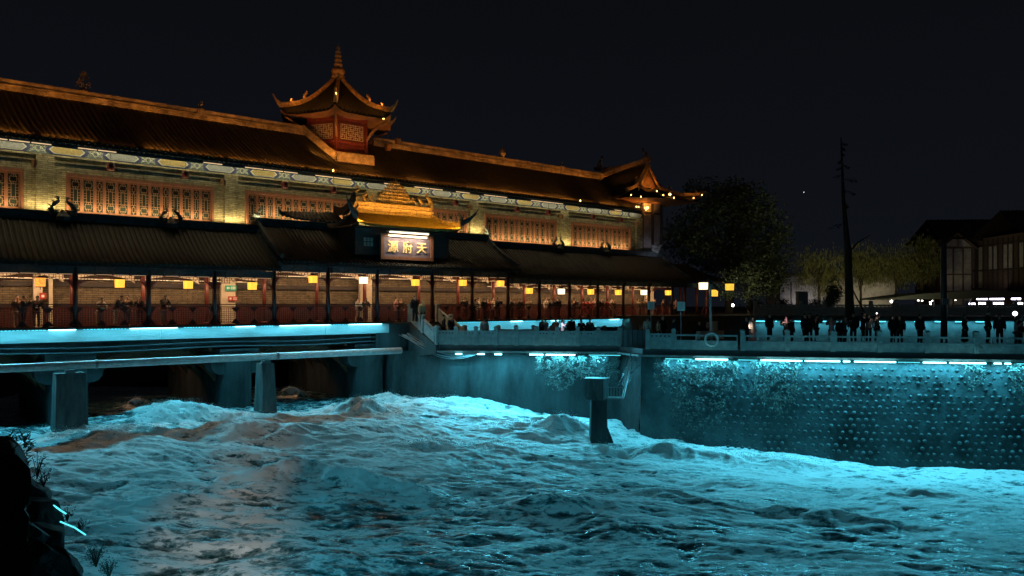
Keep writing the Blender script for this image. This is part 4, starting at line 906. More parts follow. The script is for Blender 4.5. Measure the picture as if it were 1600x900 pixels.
for a, c, p_ in ((700, 820, 1.2), (822, 945, 1.25), (1036, 1140, .9), (1142, 1260, .95), (1262, 1400, .95), (1402, 1540, .95), (1540, 1640, .9)):
    A = Vector(edge_at(a)); C = Vector(edge_at(c)); mid = (A+C)/2; L = (C-A).length; dr = Vector((C.x-A.x, C.y-A.y, 0)); out = Vector((dr.y, -dr.x, 0)).normalized()
    area((mid.x+out.x*.55, mid.y+out.y*.55, -3.22), (L, .06), 34*L*p_, CY, Vector((0, 0, -1))-out*.05, yaxis=dr, spread=175)
    area((mid.x+out.x*.75, mid.y+out.y*.75, -3.2), (L, .06), 54*L*p_, CY, Vector((0, 0, -.42))+out*1, yaxis=dr, spread=170)
# balustrade
bal = empty('stone_balustrade', (0, 0, 0), 0, 'grey stone balustrade with square posts along the river edge of the promenade', 'railing')
pc = MB(); pc.frustum(0, 0, 0, 1.12, .13, .13, .12, .12); pc.box(-.15, .15, -.15, .15, 1.12, 1.17); pc.frustum(0, 0, 1.17, 1.24, .13, .13, .07, .07)
def fresh(mb, name, m_, parent): return mb.build(name, m_, parent)
post0 = [None]
def post(x, y, z, rz, parent, sc_=1):
    if post0[0] is None: post0[0] = fresh(pc, 'post', 'balustrade_stone', parent); o = post0[0]
    else: o = dup(post0[0], parent)
    o.location = (x, y, z); o.rotation_euler = (0, 0, rz); o.scale = (1, 1, sc_)
def panel(p0, p1, z0, z1, parent, open_):
    b_ = MB(); p0 = Vector(p0); p1 = Vector(p1); L = (p1-p0).length-.26; k = (z1-z0)
    def bx(x0, x1, q0, q1, y=.06):                        # sheared box following the slope
        a = lambda x, q, yy: (x, yy, q+k*(x/L))
        b_.add([a(x0,q0,-y), a(x1,q0,-y), a(x1,q0,y), a(x0,q0,y), a(x0,q1,-y), a(x1,q1,-y), a(x1,q1,y), a(x0,q1,y)], [(0,3,2,1),(4,5,6,7),(0,1,5,4),(1,2,6,5),(2,3,7,6),(3,0,4,7)])
    if open_:
        bx(0, L, .02, .50); bx(0, L, .50, .56, .075); bx(0, L, .80, .90, .08)
        n_ = 3
        for i in range(n_+1): x = L*i/n_; bx(max(0, x-.05), min(L, x+.05), .56, .80, .05)
    else:
        bx(0, L, .03, .72); bx(0, L, .82, .94, .08); bx(0, L, .70, .74, .07)
        n_ = 5
        for i in range(n_+1): x = L*i/n_; bx(max(0, x-.07), min(L, x+.07), .74, .82, .05)
    o = b_.build('panel', 'balustrade_stone', parent); d = (p1-p0).normalized()
    o.location = (p0.x+d.x*.13, p0.y+d.y*.13, z0); o.rotation_euler = (0, 0, math.atan2(d.y, d.x))
def run(parent, P, n_, open_, skip=(), last=True):
    (x0, y0, z0), (x1, y1, z1) = P
    rz = math.atan2(y1-y0, x1-x0)
    for i in range(n_+1):
        t = i/n_
        if i < n_ or last: post(lerp(x0, x1, t), lerp(y0, y1, t), lerp(z0, z1, t), rz, parent)
        if i < n_ and i not in skip:
            t2 = (i+1)/n_; panel((lerp(x0, x1, t), lerp(y0, y1, t)), (lerp(x0, x1, t2), lerp(y0, y1, t2)), lerp(z0, z1, t), lerp(z0, z1, t2), parent, open_)
FZ = -2.65
run(bal, ((E[0][0], E[0][1]-.02, FZ), (6.75, 48.28, FZ)), 9, False)
run(bal, ((8.05, 45.5, FZ-.02), (9.5, 45.15, FZ-.02)), 1, False)
run(bal, ((9.5, 45.15, FZ-.02), (13.15, 44.3, FZ-.04)), 1, True, last=False)
run(bal, ((13.3, 44.3, FZ-.04), (27.7, 41.4, FZ-.06)), 6, True)
run(bal, ((27.7, 41.4, FZ-.06), (45, 38.1, FZ-.06)), 7, True)
b_ = MB()                                                 # dark sheet-metal gate in the corner
b_.box(0, 1.75, -.02, .02, 0, 1.05); [b_.box(x, x+.05, -.05, .05, 0, 1.12) for x in (0, .32, .62, .95, 1.28, 1.7)]
o = b_.build('corner_gate', 'dark_metal'); o.location = (6.85, 47.6, FZ); o.rotation_euler = (0, 0, math.atan2(-2.0, 1.2)+.5)
tag(o, 'dark metal gate in the notch of the river wall above the gauge box', 'gate')
bal2 = empty('stone_balustrade', (0, 0, 0), 0, 'second stone balustrade on the bridge side of the promenade, behind the seated people', 'railing')
run(bal2, ((-.9, 52.0, FZ), (8.5, 50.6, FZ)), 8, False)
# stairs from the gallery
st = empty('stairway', (0, 0, 0), 0, 'stone stairs with sloping parapets leading from the gallery down to the promenade', 'stairs')
sU0, sU1 = 28.25, 30.5
b_ = MB(); n_ = 9
for i in range(n_):
    p = [BR(sU0, -.45-i*.36), BR(sU1, -.45-i*.36), BR(sU1, -.45-(i+1)*.36), BR(sU0, -.45-(i+1)*.36)]; zt = -1.25-(i+1)*1.4/(n_+1)
    b_.poly([(q.x, q.y, -3.0) for q in p], (0, 0, zt+3.0))
b_.build('steps', 'paving', st)
for u in (sU0, sU1):
    P0 = BR(u, -.35); P1 = BR(u, -3.55); run(st, ((P0.x, P0.y, -1.22), (P1.x, P1.y, FZ+.02)), 2, False)
P1 = BR(sU0, -3.6); b_ = MB(); q0, q1, q2, q3 = BR(sU0-.2, -.45), BR(sU0-.2, -3.75), BR(sU0+.05, -3.75), BR(sU0+.05, -.45)
b_.add([(q0.x, q0.y, -3.6), (q1.x, q1.y, -3.2), (q2.x, q2.y, -3.2), (q3.x, q3.y, -3.6), (q0.x, q0.y, -1.25), (q1.x, q1.y, -2.7), (q2.x, q2.y, -2.7), (q3.x, q3.y, -1.25)], [(0,3,2,1),(4,5,6,7),(0,1,5,4),(1,2,6,5),(2,3,7,6),(3,0,4,7)])
b_.build('stair_wall', 'stained_concrete', st)
# gauge box in the river
gz = 42.3; gx = px(935, gz)
gb = empty('gauge_box', (gx, gz, -9), 0, 'square steel gauge box on a column standing in the rapids before the river wall', 'gauge station')
b_ = MB(); b_.frustum(0, 0, -1, 3.75, .52, .5, .42, .42); b_.build('column', 'dark_concrete', gb)
b_ = MB(); b_.poly([(.2, -.1, -1), (1.3, -.1, -1), (1.0, -.1, .9), (.36, -.1, 2.6)], (0, .25, 0)); b_.build('fin', 'dark_concrete', gb)
b_ = MB(); b_.box(-.65, .42, -.45, .5, 3.76, 4.85); bx_ = b_.build('box', 'pier_concrete', gb); bx_.rotation_euler = (0, 0, R(-24))
b_ = MB(); b_.box(-.72, .49, -.52, .57, 4.86, 4.92); q = b_.build('lid', 'dark_metal', gb); q.rotation_euler = (0, 0, R(-24))
b_ = MB(); b_.box(.45, 1.35, -.3, .4, 3.8, 3.86)
for i in range(6): b_.tube([(.5+i*.16, -.3, 3.86), (.5+i*.16, -.3, 4.45)], .015, 5)
b_.tube([(.45, -.3, 4.45), (1.4, -.3, 4.45)], .02, 5); b_.build('platform', 'grey_metal', gb)
b_ = MB()
for s in (-.25, .35):
    b_.tube([(1.35, s, 3.85), (2.3, 2.6, 5.9)], .03, 5); b_.tube([(1.35, s, 4.5), (2.3, 2.6, 6.5)], .02, 5)
for i in range(8): t = i/8; b_.tube([(lerp(1.35, 2.3, t), lerp(-.25, 2.6, t), lerp(3.85, 5.9, t)), (lerp(1.35, 2.3, t), lerp(.35, 2.6, t), lerp(3.85, 5.9, t))], .02, 5)
b_.build('ladder', 'grey_metal', gb)
cb = MB()
for i in range(9):
    x0 = random.uniform(-7.6, -6.8); z0 = random.uniform(-2.1, -1.9); n_ = 14; pts = []
    for k in range(n_+1):
        t = k/n_; pts.append((lerp(x0, random.uniform(-2.2, -1.8) if k == n_ else -2.0, t), lerp(51.1, 49.0, t), lerp(z0, -3.15, t)-(.7+.12*i)*math.sin(PI*t)*.55))
    cb.tube(pts, .018, 5)
tag(cb.build('cable_bundle', 'grey_metal'), 'drooping cables hung from the stair wall to the river wall', 'cables')
cb = MB()
for i in range(10):
    a = Vector((random.uniform(6.9, 8.3), random.uniform(46.2, 47), -3.1)); c = Vector((random.uniform(5.2, 6.6), random.uniform(42.4, 44.5), random.uniform(-4.8, -4.0))); n_ = 10
    cb.tube([lerp(a, c, k/n_)-Vector((0, 0, .3*math.sin(PI*k/n_)*random.uniform(.6, 1.2))) for k in range(n_+1)], .015, 4)
tag(cb.build('cable_bundle', 'dark_metal'), 'dark cables hanging from the corner gate down to the gauge box', 'cables')
# hanging plants on the river wall
def plant(x0, x1, zt, zb, n_, label, X0=None):
    b_ = MB()
    for i in range(n_):
        x = random.uniform(x0, x1); X, Y = edge_at(x); q = random.random()**1.3; z = lerp(zt, zb*(.55+.45*math.sin((x-x0)/(x1-x0)*PI))+zt*(.45-.45*math.sin((x-x0)/(x1-x0)*PI)), q)
        if perlin(np.array(x*.10+zb), np.array(z*2.2)) < -.06: continue
        bt = 1.5*(-3.1-z)/6.9 if X > 7.5 else .7*(-3.1-z)/6.9
        p = Vector((X, Y-bt-random.uniform(.08, .35), z)); L = random.uniform(.10, .24); a = random.uniform(0, 2*PI)
        d = Vector((math.cos(a)*.8, -abs(math.sin(a))*.5, random.uniform(-1, .45))).normalized(); s = d.cross(Vector((random.uniform(-1, 1), -1, random.uniform(-.5, .5)))).normalized()*L*random.uniform(.10, .20)
        b_.add([p, p+d*L*.5+s, p+d*L, p+d*L*.5-s], [(0, 1, 2, 3)])
    tag(b_.build('hanging_plant', 'vine_leaf'), label, 'plant', 'plants hanging on the river wall')
plant(838, 905, -3.15, -5.4, 2400, 'dense leafy creeper on the river wall under the left promenade')
plant(900, 966, -3.15, -5.2, 1900, 'leafy creeper beside the cables, left of the wall corner')
plant(1020, 1082, -3.15, -5.6, 1700, 'sprawling creeper on the wall right of the corner notch')
plant(1075, 1150, -3.15, -5.2, 1700, 'pale creeper hanging below the white life ring')
plant(1172, 1243, -3.15, -6.2, 2300, 'long trailing plant on the studded wall beneath the bright tube')
plant(1044, 1125, -5.4, -7.2, 500, 'thin low tuft of weeds halfway down the wall')
plant(1500, 1530, -3.15, -4.6, 350, 'small tuft at the top of the wall left of the last tube')
plant(1570, 1610, -3.15, -5.6, 1100, 'dark bushy creeper at the right edge of the studded wall')
# ================================================================== promenade furniture
def life_ring(loc, r, mm, label):
    b_ = MB(); n_ = 20; t = r*.2; vs_ = []; fs = []
    for i in range(n_):
        a = 2*PI*i/n_
        for j in range(8):
            c = 2*PI*j/8; rr_ = r+t*math.cos(c); vs_.append((rr_*math.cos(a), t*math.sin(c), rr_*math.sin(a)))
    fs = [(i*8+j, ((i+1) % n_)*8+j, ((i+1) % n_)*8+(j+1) % 8, i*8+(j+1) % 8) for i in range(n_) for j in range(8)]
    b_.add(vs_, fs); e = empty('life_ring', loc, 0, label, 'life ring'); b_.build('ring', mm, e, True)
    b_ = MB()
    for k in range(4):
        a0 = PI/4+k*PI/2; b_.tube([((r+t)*1.02*math.cos(a0+q), 0, (r+t)*1.02*math.sin(a0+q)) for q in (-.6, -.3, 0, .3, .6)], .012, 5)
    b_.build('rope', 'grey_metal', e)
life_ring((px(1112, 44.3), 44.3, -2.03), .36, 'white_paint', 'white life ring hung on the river side of the promenade railing')
life_ring((px(1105, 53), 53, -.55), .32, 'red_paint', 'red life ring behind the lamp post near the porch')
for x, yt, yb, z, wd, hh, lb in ((1017, 471, 484, 47.2, .42, .50, 'left of two small white notice boards on thin poles'), (1064, 471, 486, 45.2, .46, .54, 'right of two small white notice boards on thin poles')):
    e = empty('notice_board', (px(x, z), z, -3.0), 0, lb, 'sign', 'white notices on poles'); zc = -(((yt+yb)/2)-475)*z/1200+3.0
    b_ = MB(); b_.tube([(0, 0, 0), (0, 0, zc)], .025, 6); b_.build('pole', 'grey_metal', e)
    b_ = MB(); b_.box(-wd/2, wd/2, -.045, -.02, zc-hh/2, zc+hh/2); b_.build('panel', 'white_paint', e)
    b_ = MB(); [b_.box(-wd*.36, wd*random.uniform(.15, .36), -.051, -.046, zc-hh*.3+k*hh*.12, zc-hh*.3+k*hh*.12+.015) for k in range(6)]; b_.build('text_lines', 'grey_metal', e)
z = 46.5; e = empty('lamp_post', (px(1112, z), z, -2.65), 0, 'pale lamp post with tilted dark solar panel at its top', 'street lamp')
b_ = MB(); b_.tube([(0, 0, 0), (-.05, 0, 1.5), (-.08, 0, 3.75)], [.09, .08, .06], 8); b_.build('pole', 'pipe_steel', e, True)
b_ = MB(); b_.tube([(-.08, 0, 3.7), (.1, 0, 3.9)], .03, 5); b_.build('arm', 'grey_metal', e)
b_ = MB(); b_.poly([(-.25, -.3, 4.15), (.42, -.3, 3.45), (.42, .35, 3.45), (-.25, .35, 4.15)], (.03, 0, .03)); b_.build('solar_panel', 'window_glass', e)
z = 47; e = empty('utility_pole', (px(1475, z), z, -2.65), 0, 'tall dark utility pole with crossbar and small fittings on the right', 'utility pole')
b_ = MB(); b_.tube([(0, 0, 0), (.0, 0, 6.4)], [.20, .14], 10); b_.build('pole', 'dark_metal', e, True)
b_ = MB(); b_.tube([(.1, 0, 5.5), (1.2, .2, 6.0)], .03, 5); b_.tube([(0, 0, 2.0), (.7, 0, 2.2)], .02, 5); b_.build('crossbar', 'grey_metal', e)
b_ = MB(); b_.box(-.2, .2, -.2, -.12, 2.6, 3.0); b_.build('switch_box', 'grey_metal', e)
for x, y, z, a, b2_, h, lb in ((1099, 513, 46, .32, .25, .42, 'grey box standing by the foot of the lamp post'), (1124, 510, 46.2, .2, .2, .45, 'brown carton right of the lamp post'), (1117, 505, 46.8, .12, .12, 1.0, 'tall narrow pinkish carton behind the lamp post foot')):
    e = empty('box', (px(x, z), z, -2.65), .2, lb, 'box'); b_ = MB(); b_.box(-a, a, -b2_, b2_, 0.55, .55+h); b_.build('body', 'cardboard' if 'carton' in lb else 'grey_metal', e)
    b_ = MB(); b_.box(-a-.02, a+.02, -b2_-.02, b2_+.02, .55+h+.003, .6+h); b_.build('lid', 'cardboard' if 'carton' in lb else 'grey_metal', e); b_ = MB(); b_.box(-a, a, -b2_, b2_, 0, .547); b_.build('stand', 'dark_metal', e)
# ================================================================== PEOPLE
def skin_mesh(name, verts, edges, rad, root=0, sub=1):
    me = bpy.data.meshes.new(name); me.from_pydata(verts, edges, []); o = bpy.data.objects.new('tmp', me); COL.objects.link(o)
    md = o.modifiers.new('s', 'SKIN'); md.use_smooth_shade = True
    for i, v in enumerate(me.skin_vertices[0].data): v.radius = rad[i] if hasattr(rad[i], '__len__') else (rad[i], rad[i]); v.use_root = (i == root)
    sb = o.modifiers.new('u', 'SUBSURF'); sb.levels = sub; sb.render_levels = sub
    bpy.context.view_layer.update()
    out = bpy.data.meshes.new_from_object(o.evaluated_get(bpy.context.evaluated_depsgraph_get())); bpy.data.objects.remove(o)
    out.name = name; return out
def figure(pose):
    lean = pose.get('lean', 0); arm = pose.get('arm', 'down'); skirt = pose.get('skirt', False); walk = pose.get('walk', 0); sit = pose.get('sit', False)
    hz = .92; fy = -math.sin(lean)
    def tor(h, y=0): return (0, y-(h-hz)*math.sin(lean), hz+(h-hz)*math.cos(lean))
    V = [tor(.93), tor(1.12), tor(1.32), tor(1.45), tor(1.53, -.01), tor(1.61, -.025), tor(1.70, -.01)]
    Rr = [(.15, .105), (.135, .095), (.165, .11), (.055, .055), (.075, .085), (.085, .10), (.05, .06)]
    Ed = [(i, i+1) for i in range(6)]
    sh = tor(1.41)
    for s in (-1, 1):
        b0 = len(V); S = (s*.185, sh[1], sh[2])
        if arm == 'rail': el = (s*.23, sh[1]-.18, sh[2]-.24); wr = (s*.10, sh[1]-.42, sh[2]-.30); hd = (s*.03, sh[1]-.48, sh[2]-.29)
        elif arm == 'phone': el = (s*.22, sh[1]-.16, sh[2]-.20); wr = (s*.10, sh[1]-.34, sh[2]+.02); hd = (s*.05, sh[1]-.38, sh[2]+.09)
        elif arm == 'up' and s > 0: el = (s*.28, sh[1]-.12, sh[2]-.10); wr = (s*.20, sh[1]-.28, sh[2]+.16); hd = (s*.17, sh[1]-.30, sh[2]+.25)
        else: el = (s*.245, sh[1]+.03, sh[2]-.28); wr = (s*.25, sh[1]-.08, sh[2]-.53); hd = (s*.24, sh[1]-.10, sh[2]-.62)
        V += [S, el, wr, hd]; Rr += [.065, .048, .034, .038]; Ed += [(2, b0), (b0, b0+1), (b0+1, b0+2), (b0+2, b0+3)]
    for s in (-1, 1):
        b0 = len(V); w_ = s*walk
        if sit: kn = (s*.11, -.42, .50); an = (s*.11, -.42, .09)
        else: kn = (s*.10, -.03-w_*.5, .50); an = (s*.10, .03-w_, .09)
        V += [(s*.09, 0, .86), kn, an, (an[0], an[1]-.14, .045)]; Rr += [.085, .06, .042, .035]; Ed += [(0, b0), (b0, b0+1), (b0+1, b0+2), (b0+2, b0+3)]
    if sit: V = [(x, y, z-.0) for x, y, z in V]
    out = {}
    nose = len(V); V2 = V+[tor(1.60, -.125)]; 
    out['body'] = skin_mesh('person', V2, Ed+[(5, nose)], Rr+[.014])
    puff = pose.get('puff', .022)
    ti = [0, 1, 2, 7, 8, 9, 11, 12, 13]; mp_ = {q: i for i, q in enumerate(ti)}
    TE = [(mp_[a], mp_[b]) for a, b in Ed if a in mp_ and b in mp_]
    TV_ = [V[i] for i in ti]; TR_ = [tuple(c+puff for c in Rr[i]) if hasattr(Rr[i], '__len__') else Rr[i]+puff for i in ti]
    if pose.get('coat'): TV_.append((0, .0, .62)); TR_.append((.19, .14)); TE.append((0, len(TV_)-1))
    else: TV_.append(tor(.86)); TR_.append((.165, .125)); TE.append((0, len(TV_)-1))
    out['jacket'] = skin_mesh('jacket', TV_, TE, TR_)
    if skirt:
        out['skirt'] = skin_mesh('skirt', [(0, 0, .98), (0, 0, .7), (0, 0, .4), (0, 0, .16)], [(0, 1), (1, 2), (2, 3)], [(.15, .11), (.20, .16), (.25, .2), (.29, .24)])
    else:
        li = [0, 15, 16, 17, 19, 20, 21]; mp_ = {q: i for i, q in enumerate(li)}
        LE = [(mp_[a], mp_[b]) for a, b in Ed if a in mp_ and b in mp_]
        out['trousers'] = skin_mesh('trousers', [V[i] for i in li], LE, [(.155, .112), .10, .078, .06, .10, .078, .06])
    hr = [tor(1.60, .03), tor(1.67, .015), tor(1.73, -.015)]; rr_ = [(.085, .07), (.095, .105), (.06, .07)]
    if pose.get('long'): hr = [tor(1.38, .07)]+hr; rr_ = [(.09, .05)]+rr_
    out['hair'] = skin_mesh('hair', hr, [(i, i+1) for i in range(len(hr)-1)], rr_)
    return out
POSES = dict(stand=figure({}), lean=figure(dict(lean=.42, arm='rail')), leanl=figure(dict(lean=.3, arm='rail', long=True)), walk=figure(dict(walk=.16, coat=True)), phone=figure(dict(arm='phone', lean=.05)),
             phonel=figure(dict(arm='phone', long=True, puff=.03)), up=figure(dict(arm='up')), skirt=figure(dict(skirt=True, long=True)), coat=figure(dict(coat=True, puff=.045)), sit=figure(dict(sit=True, long=True, arm='phone')))
def person(X, Y, Z, rz, pose, top, bot, label, group, h=1.0, hat=None):
    ms = POSES[pose]; e = bpy.data.objects.new('person', ms['body']); COL.objects.link(e)
    if not ms['body'].materials: ms['body'].materials.append(MT['skin'])
    e.location = (X, Y, Z); e.rotation_euler = (0, 0, rz); e.scale = (h, h, h); tag(e, label, 'person', group)
    for k, m_ in ms.items():
        if k == 'body': continue
        if not m_.materials: m_.materials.append(MT['hair_black'])
        o = bpy.data.objects.new(k, m_); COL.objects.link(o); o.parent = e; o.material_slots[0].link = 'OBJECT'
        o.material_slots[0].material = MT['hair_black'] if k == 'hair' and not hat else (CLOTH[hat] if k == 'hair' else (CLOTH[top] if k == 'jacket' else CLOTH[bot]))
    return e
# gallery people: (column, v, facing offset, pose, top, bottom, label)
GP = [(27, .9, .2, 'stand', 'brown', 'khaki', 'person in brown half hidden behind the railing at the left picture edge'),
 (36, .55, 1.2, 'phone', 'black', 'black', 'person in black standing side-on at the railing, just left of the first lantern'),
 (57, .5, .0, 'lean', 'black', 'khaki', 'person in black bending low over the railing beneath the first lantern'),
 (155, .5, .3, 'lean', 'cream', 'khaki', 'person in cream vest leaning on the railing left of the second lantern'),
 (181, .6, .9, 'lean', 'navy', 'cream', 'person in dark top and pale trousers beneath the second lantern'),
 (199, .9, -.4, 'stand', 'brown', 'navy', 'shorter person in brown just right of the second lantern'),
 (219, .55, -.6, 'phone', 'black', 'black', 'person in black looking at a phone beside the second gallery column'),
 (256, .5, .1, 'leanl', 'black', 'khaki', 'lone person in black under the eave between second and third lanterns'),
 (560, 1.4, .4, 'walk', 'white', 'cream', 'person in white walking past left of the pale sixth lantern'),
 (571, .8, -.3, 'leanl', 'black', 'grey', 'person in black by the railing beneath the pale sixth lantern'),
 (619, 1.3, .5, 'stand', 'pink', 'denim', 'person in faded pink left of the seventh lantern'),
 (626, 1.3, -.5, 'stand', 'brown', 'black', 'person in brown close beside the one in faded pink'),
 (727, .6, -1.2, 'phonel', 'black', 'black', 'person in black standing under the eighth lantern'),
 (741, 1.2, .2, 'leanl', 'grey', 'denim', 'person in grey just left of the column after the eighth lantern'),
 (748, 1.4, .8, 'stand', 'white', 'grey', 'person in white beside the hanging scroll notice'),
 (757, .5, .1, 'coat', 'black', 'black', 'broad person in long black coat beneath the notice scroll'),
 (762, 1.2, -.3, 'stand', 'red', 'navy', 'person in red behind the one in long black coat'),
 (770, 1.3, .3, 'stand', 'cream', 'brown', 'person in cream between the red top and the ninth lantern'),
 (778, .6, .0, 'phone', 'navy', 'black', 'person in navy just below the ninth lantern'),
 (800, .7, .3, 'stand', 'grey', 'black', 'person in grey at the column between ninth and tenth lanterns'),
 (808, .9, -.2, 'leanl', 'brown', 'black', 'person in brown left of the tenth lantern'),
 (814, .5, .2, 'coat', 'black', 'navy', 'person in black coat directly left below the tenth lantern'),
 (826, .8, -.4, 'stand', 'beige', 'khaki', 'person in beige under the tenth lantern'),
 (853, 1.2, .2, 'stand', 'cream', 'brown', 'pale faced person in cream left of the eleventh lantern'),
 (858, .8, 1.0, 'phone', 'black', 'black', 'person in black with phone near the eleventh lantern'),
 (867, .5, .1, 'coat', 'navy', 'black', 'person in navy coat left below the eleventh lantern'),
 (872, .5, -.1, 'coat', 'black', 'black', 'person in black coat directly under the eleventh lantern'),
 (897, .6, 1.4, 'phone', 'black', 'black', 'lone person in black at the column past the eleventh lantern'),
 (912, .5, .8, 'sit', 'red', 'red', 'person in red crouching behind the railing left of the twelfth lantern'),
 (922, .9, -.2, 'stand', 'red', 'black', 'person in bright red under the twelfth lantern'),
 (928, 1.1, .2, 'stand', 'pink', 'brown', 'person in pink just right of the twelfth lantern'),
 (940, .6, .0, 'stand', 'black', 'black', 'upright person in black at the column after the twelfth lantern'),
 (946, .6, .5, 'leanl', 'red', 'red', 'person in dull red beside the upright one in black'),
 (955, 1.1, .2, 'stand', 'cream', 'black', 'person in cream left of the thirteenth lantern'),
 (959, .9, -.3, 'stand', 'brown', 'khaki', 'person in brown beneath the thirteenth lantern'),
 (996, .8, .3, 'phone', 'beige', 'cream', 'person in beige with pale trousers left of the fourteenth lantern'),
 (1005, .6, -.2, 'phone', 'brown', 'khaki', 'person in brown and patterned trousers under the fourteenth lantern'),
 (1010, .9, .2, 'stand', 'grey', 'cream', 'person in grey right behind the left white notice board'),
 (1023, .8, .5, 'stand', 'black', 'black', 'person in black between the two white notice boards'),
 (1036, 1.0, .2, 'stand', 'brown', 'grey', 'person in brown left of the fifteenth lantern'),
 (1046, .7, .5, 'leanl', 'black', 'cream', 'person in black under the fifteenth lantern'),
 (1056, .9, -.3, 'stand', 'pink', 'black', 'person in pink just left of the right white notice board')]
for x, v, fo, ps, tp, bt, lb in GP:
    p = BR(tpx(x, v), v, -1.25); person(p.x, p.y, p.z, BROT+fo, ps, tp, bt, lb, 'people in the lit gallery', random.uniform(.95, 1.03))
PP = [(648, 51.2, -1.25, 1, 'coat', 'black', 'black', 'person in long black coat at the head of the stairs', 1.05),
 (659, 50.9, -1.5, .5, 'coat', 'beige', 'black', 'person in beige hooded coat on the upper stairs', 1.0),
 (693, 50.6, -2.4, 2, 'walk', 'black', 'black', 'person in black low on the stairs behind the parapet post', .98),
 (705, 50.7, -2.5, .5, 'walk', 'navy', 'black', 'person in navy stepping off the foot of the stairs', 1.0),
 (757, 50.6, FZ, 3, 'coat', 'white', 'black', 'person in white coat alone on the left promenade', 1.0),
 (847, 50.2, FZ, 1.2, 'coat', 'black', 'black', 'person in black, first of the cluster below the eleventh lantern', 1.0),
 (853, 49.9, FZ, -.8, 'phone', 'grey', 'black', 'slim person in grey facing the cluster on the promenade', .96),
 (868, 50.0, FZ, .4, 'coat', 'brown', 'black', 'broad person in dark brown in the cluster on the promenade', .98),
 (879, 49.5, FZ, .9, 'phonel', 'white', 'grey', 'person in glowing white jacket lit by a phone screen', 1.0),
 (893, 50.0, FZ, .2, 'coat', 'black', 'black', 'broad person in black right of the glowing white jacket', 1.03),
 (908, 50.3, FZ, .6, 'phone', 'navy', 'black', 'person in navy with head bowed near the wall corner', .95),
 (922, 50.3, FZ, -.6, 'stand', 'grey', 'black', 'person in grey last in the left promenade cluster', .98),
 (1012, 47.8, FZ+.1, 2.6, 'stand', 'cream', 'black', 'person in cream top behind the parapet under the left notice board', 1.0),
 (1030, 47.4, FZ+.1, 1.4, 'stand', 'beige', 'black', 'person in beige jacket next to the one in cream', .93),
 (1036, 47.5, FZ+.1, .4, 'coat', 'black', 'black', 'tall person in black between the two notice poles', 1.06),
 (1054, 47.0, FZ+.1, 2.2, 'coat', 'black', 'navy', 'person in dark coat just left of the right notice pole', .98),
 (1092, 47.5, FZ, .5, 'coat', 'black', 'black', 'stooping dark figure beside the boxes and lamp post', .93),
 (1103, 48.0, FZ, .5, 'leanl', 'navy', 'black', 'hunched person in navy behind the grey box', .95),
 (1167, 45.8, FZ+.2, -1.0, 'coat', 'black', 'black', 'person in black behind the post left of the pale dress', .98),
 (1174, 45.3, FZ+.2, .8, 'skirt', 'cream', 'pink', 'long haired person in a pale dress by the open railing', 1.0),
 (1203, 46.6, FZ+.35, .3, 'coat', 'black', 'black', 'lone person in black between the pale dress and pink cap', 1.0),
 (1227, 45.0, FZ+.2, 2.8, 'phonel', 'black', 'black', 'person in a bright pink lit cap by the railing post', 1.0),
 (1237, 45.6, FZ+.2, .4, 'coat', 'brown', 'black', 'shorter person in brown pressed against the pink capped one', .94),
 (1257, 46.0, FZ+.3, .3, 'coat', 'navy', 'black', 'left one of a dark pair standing close together', 1.03),
 (1267, 45.8, FZ+.3, -.3, 'coat', 'black', 'black', 'right one of a dark pair standing close together', 1.05),
 (1275, 46.4, FZ+.3, 1.1, 'phone', 'grey', 'black', 'person in grey lifting a phone behind the dark pair', 1.0),
 (1302, 45.0, FZ+.2, -.9, 'phonel', 'pink', 'brown', 'person in pinkish knit beside a railing post', 1.0),
 (1311, 45.6, FZ+.2, .3, 'coat', 'black', 'black', 'short person in black near the pinkish knit', .92),
 (1322, 45.4, FZ+.2, .8, 'phone', 'grey', 'denim', 'person in light grey with bowed head, mid group', 1.0),
 (1334, 46.1, FZ+.3, 3.0, 'coat', 'black', 'black', 'broad person in black at the centre of the right group', 1.08),
 (1347, 46.0, FZ+.3, .9, 'phonel', 'black', 'brown', 'long haired person in black right of the broad one', 1.07),
 (1358, 46.2, FZ+.3, .3, 'stand', 'grey', 'black', 'person in grey right next to the phone light', 1.0),
 (1370, 46.2, FZ+.3, 1.4, 'up', 'black', 'black', 'person holding up a shining phone light', .98),
 (1396, 45.0, FZ+.25, .4, 'coat', 'black', 'black', 'left half of a huddled dark couple', 1.02),
 (1405, 45.2, FZ+.25, -.2, 'coat', 'darkgreen', 'black', 'right half of a huddled dark couple', 1.0),
 (1437, 45.0, FZ+.25, .4, 'coat', 'black', 'black', 'lone dark figure between the huddled couple and utility pole', 1.04),
 (1508, 44.6, FZ+.25, .3, 'skirt', 'black', 'black', 'dark figure in a wide skirt right of the utility pole', 1.06),
 (1547, 44.4, FZ+.3, .5, 'coat', 'black', 'black', 'tallest dark figure near the right edge of the promenade', 1.14),
 (1560, 44.4, FZ+.3, -.4, 'coat', 'navy', 'black', 'person in navy leaning towards the tallest figure', 1.02),
 (1586, 44.2, FZ+.2, .8, 'phonel', 'pink', 'grey', 'person in pink top under the round white lamp', .94),
 (1598, 44.0, FZ+.2, .3, 'coat', 'black', 'black', 'dark figure cut by the right picture edge', 1.02)]
for x, z, fz, fo, ps, tp, bt, lb, h in PP:
    hat = 'pink' if 'cap' in lb and 'bright' in lb else ('beige' if 'hooded' in lb else None)
    person(px(x, z), z+random.uniform(-.15, .25), fz, fo+random.uniform(-.5, .5), ps, tp, bt, lb, 'people on the promenade', h, hat)
b_ = MB(); b_.box(7.9, 46, 44.6, 47.9, 0, .01); 
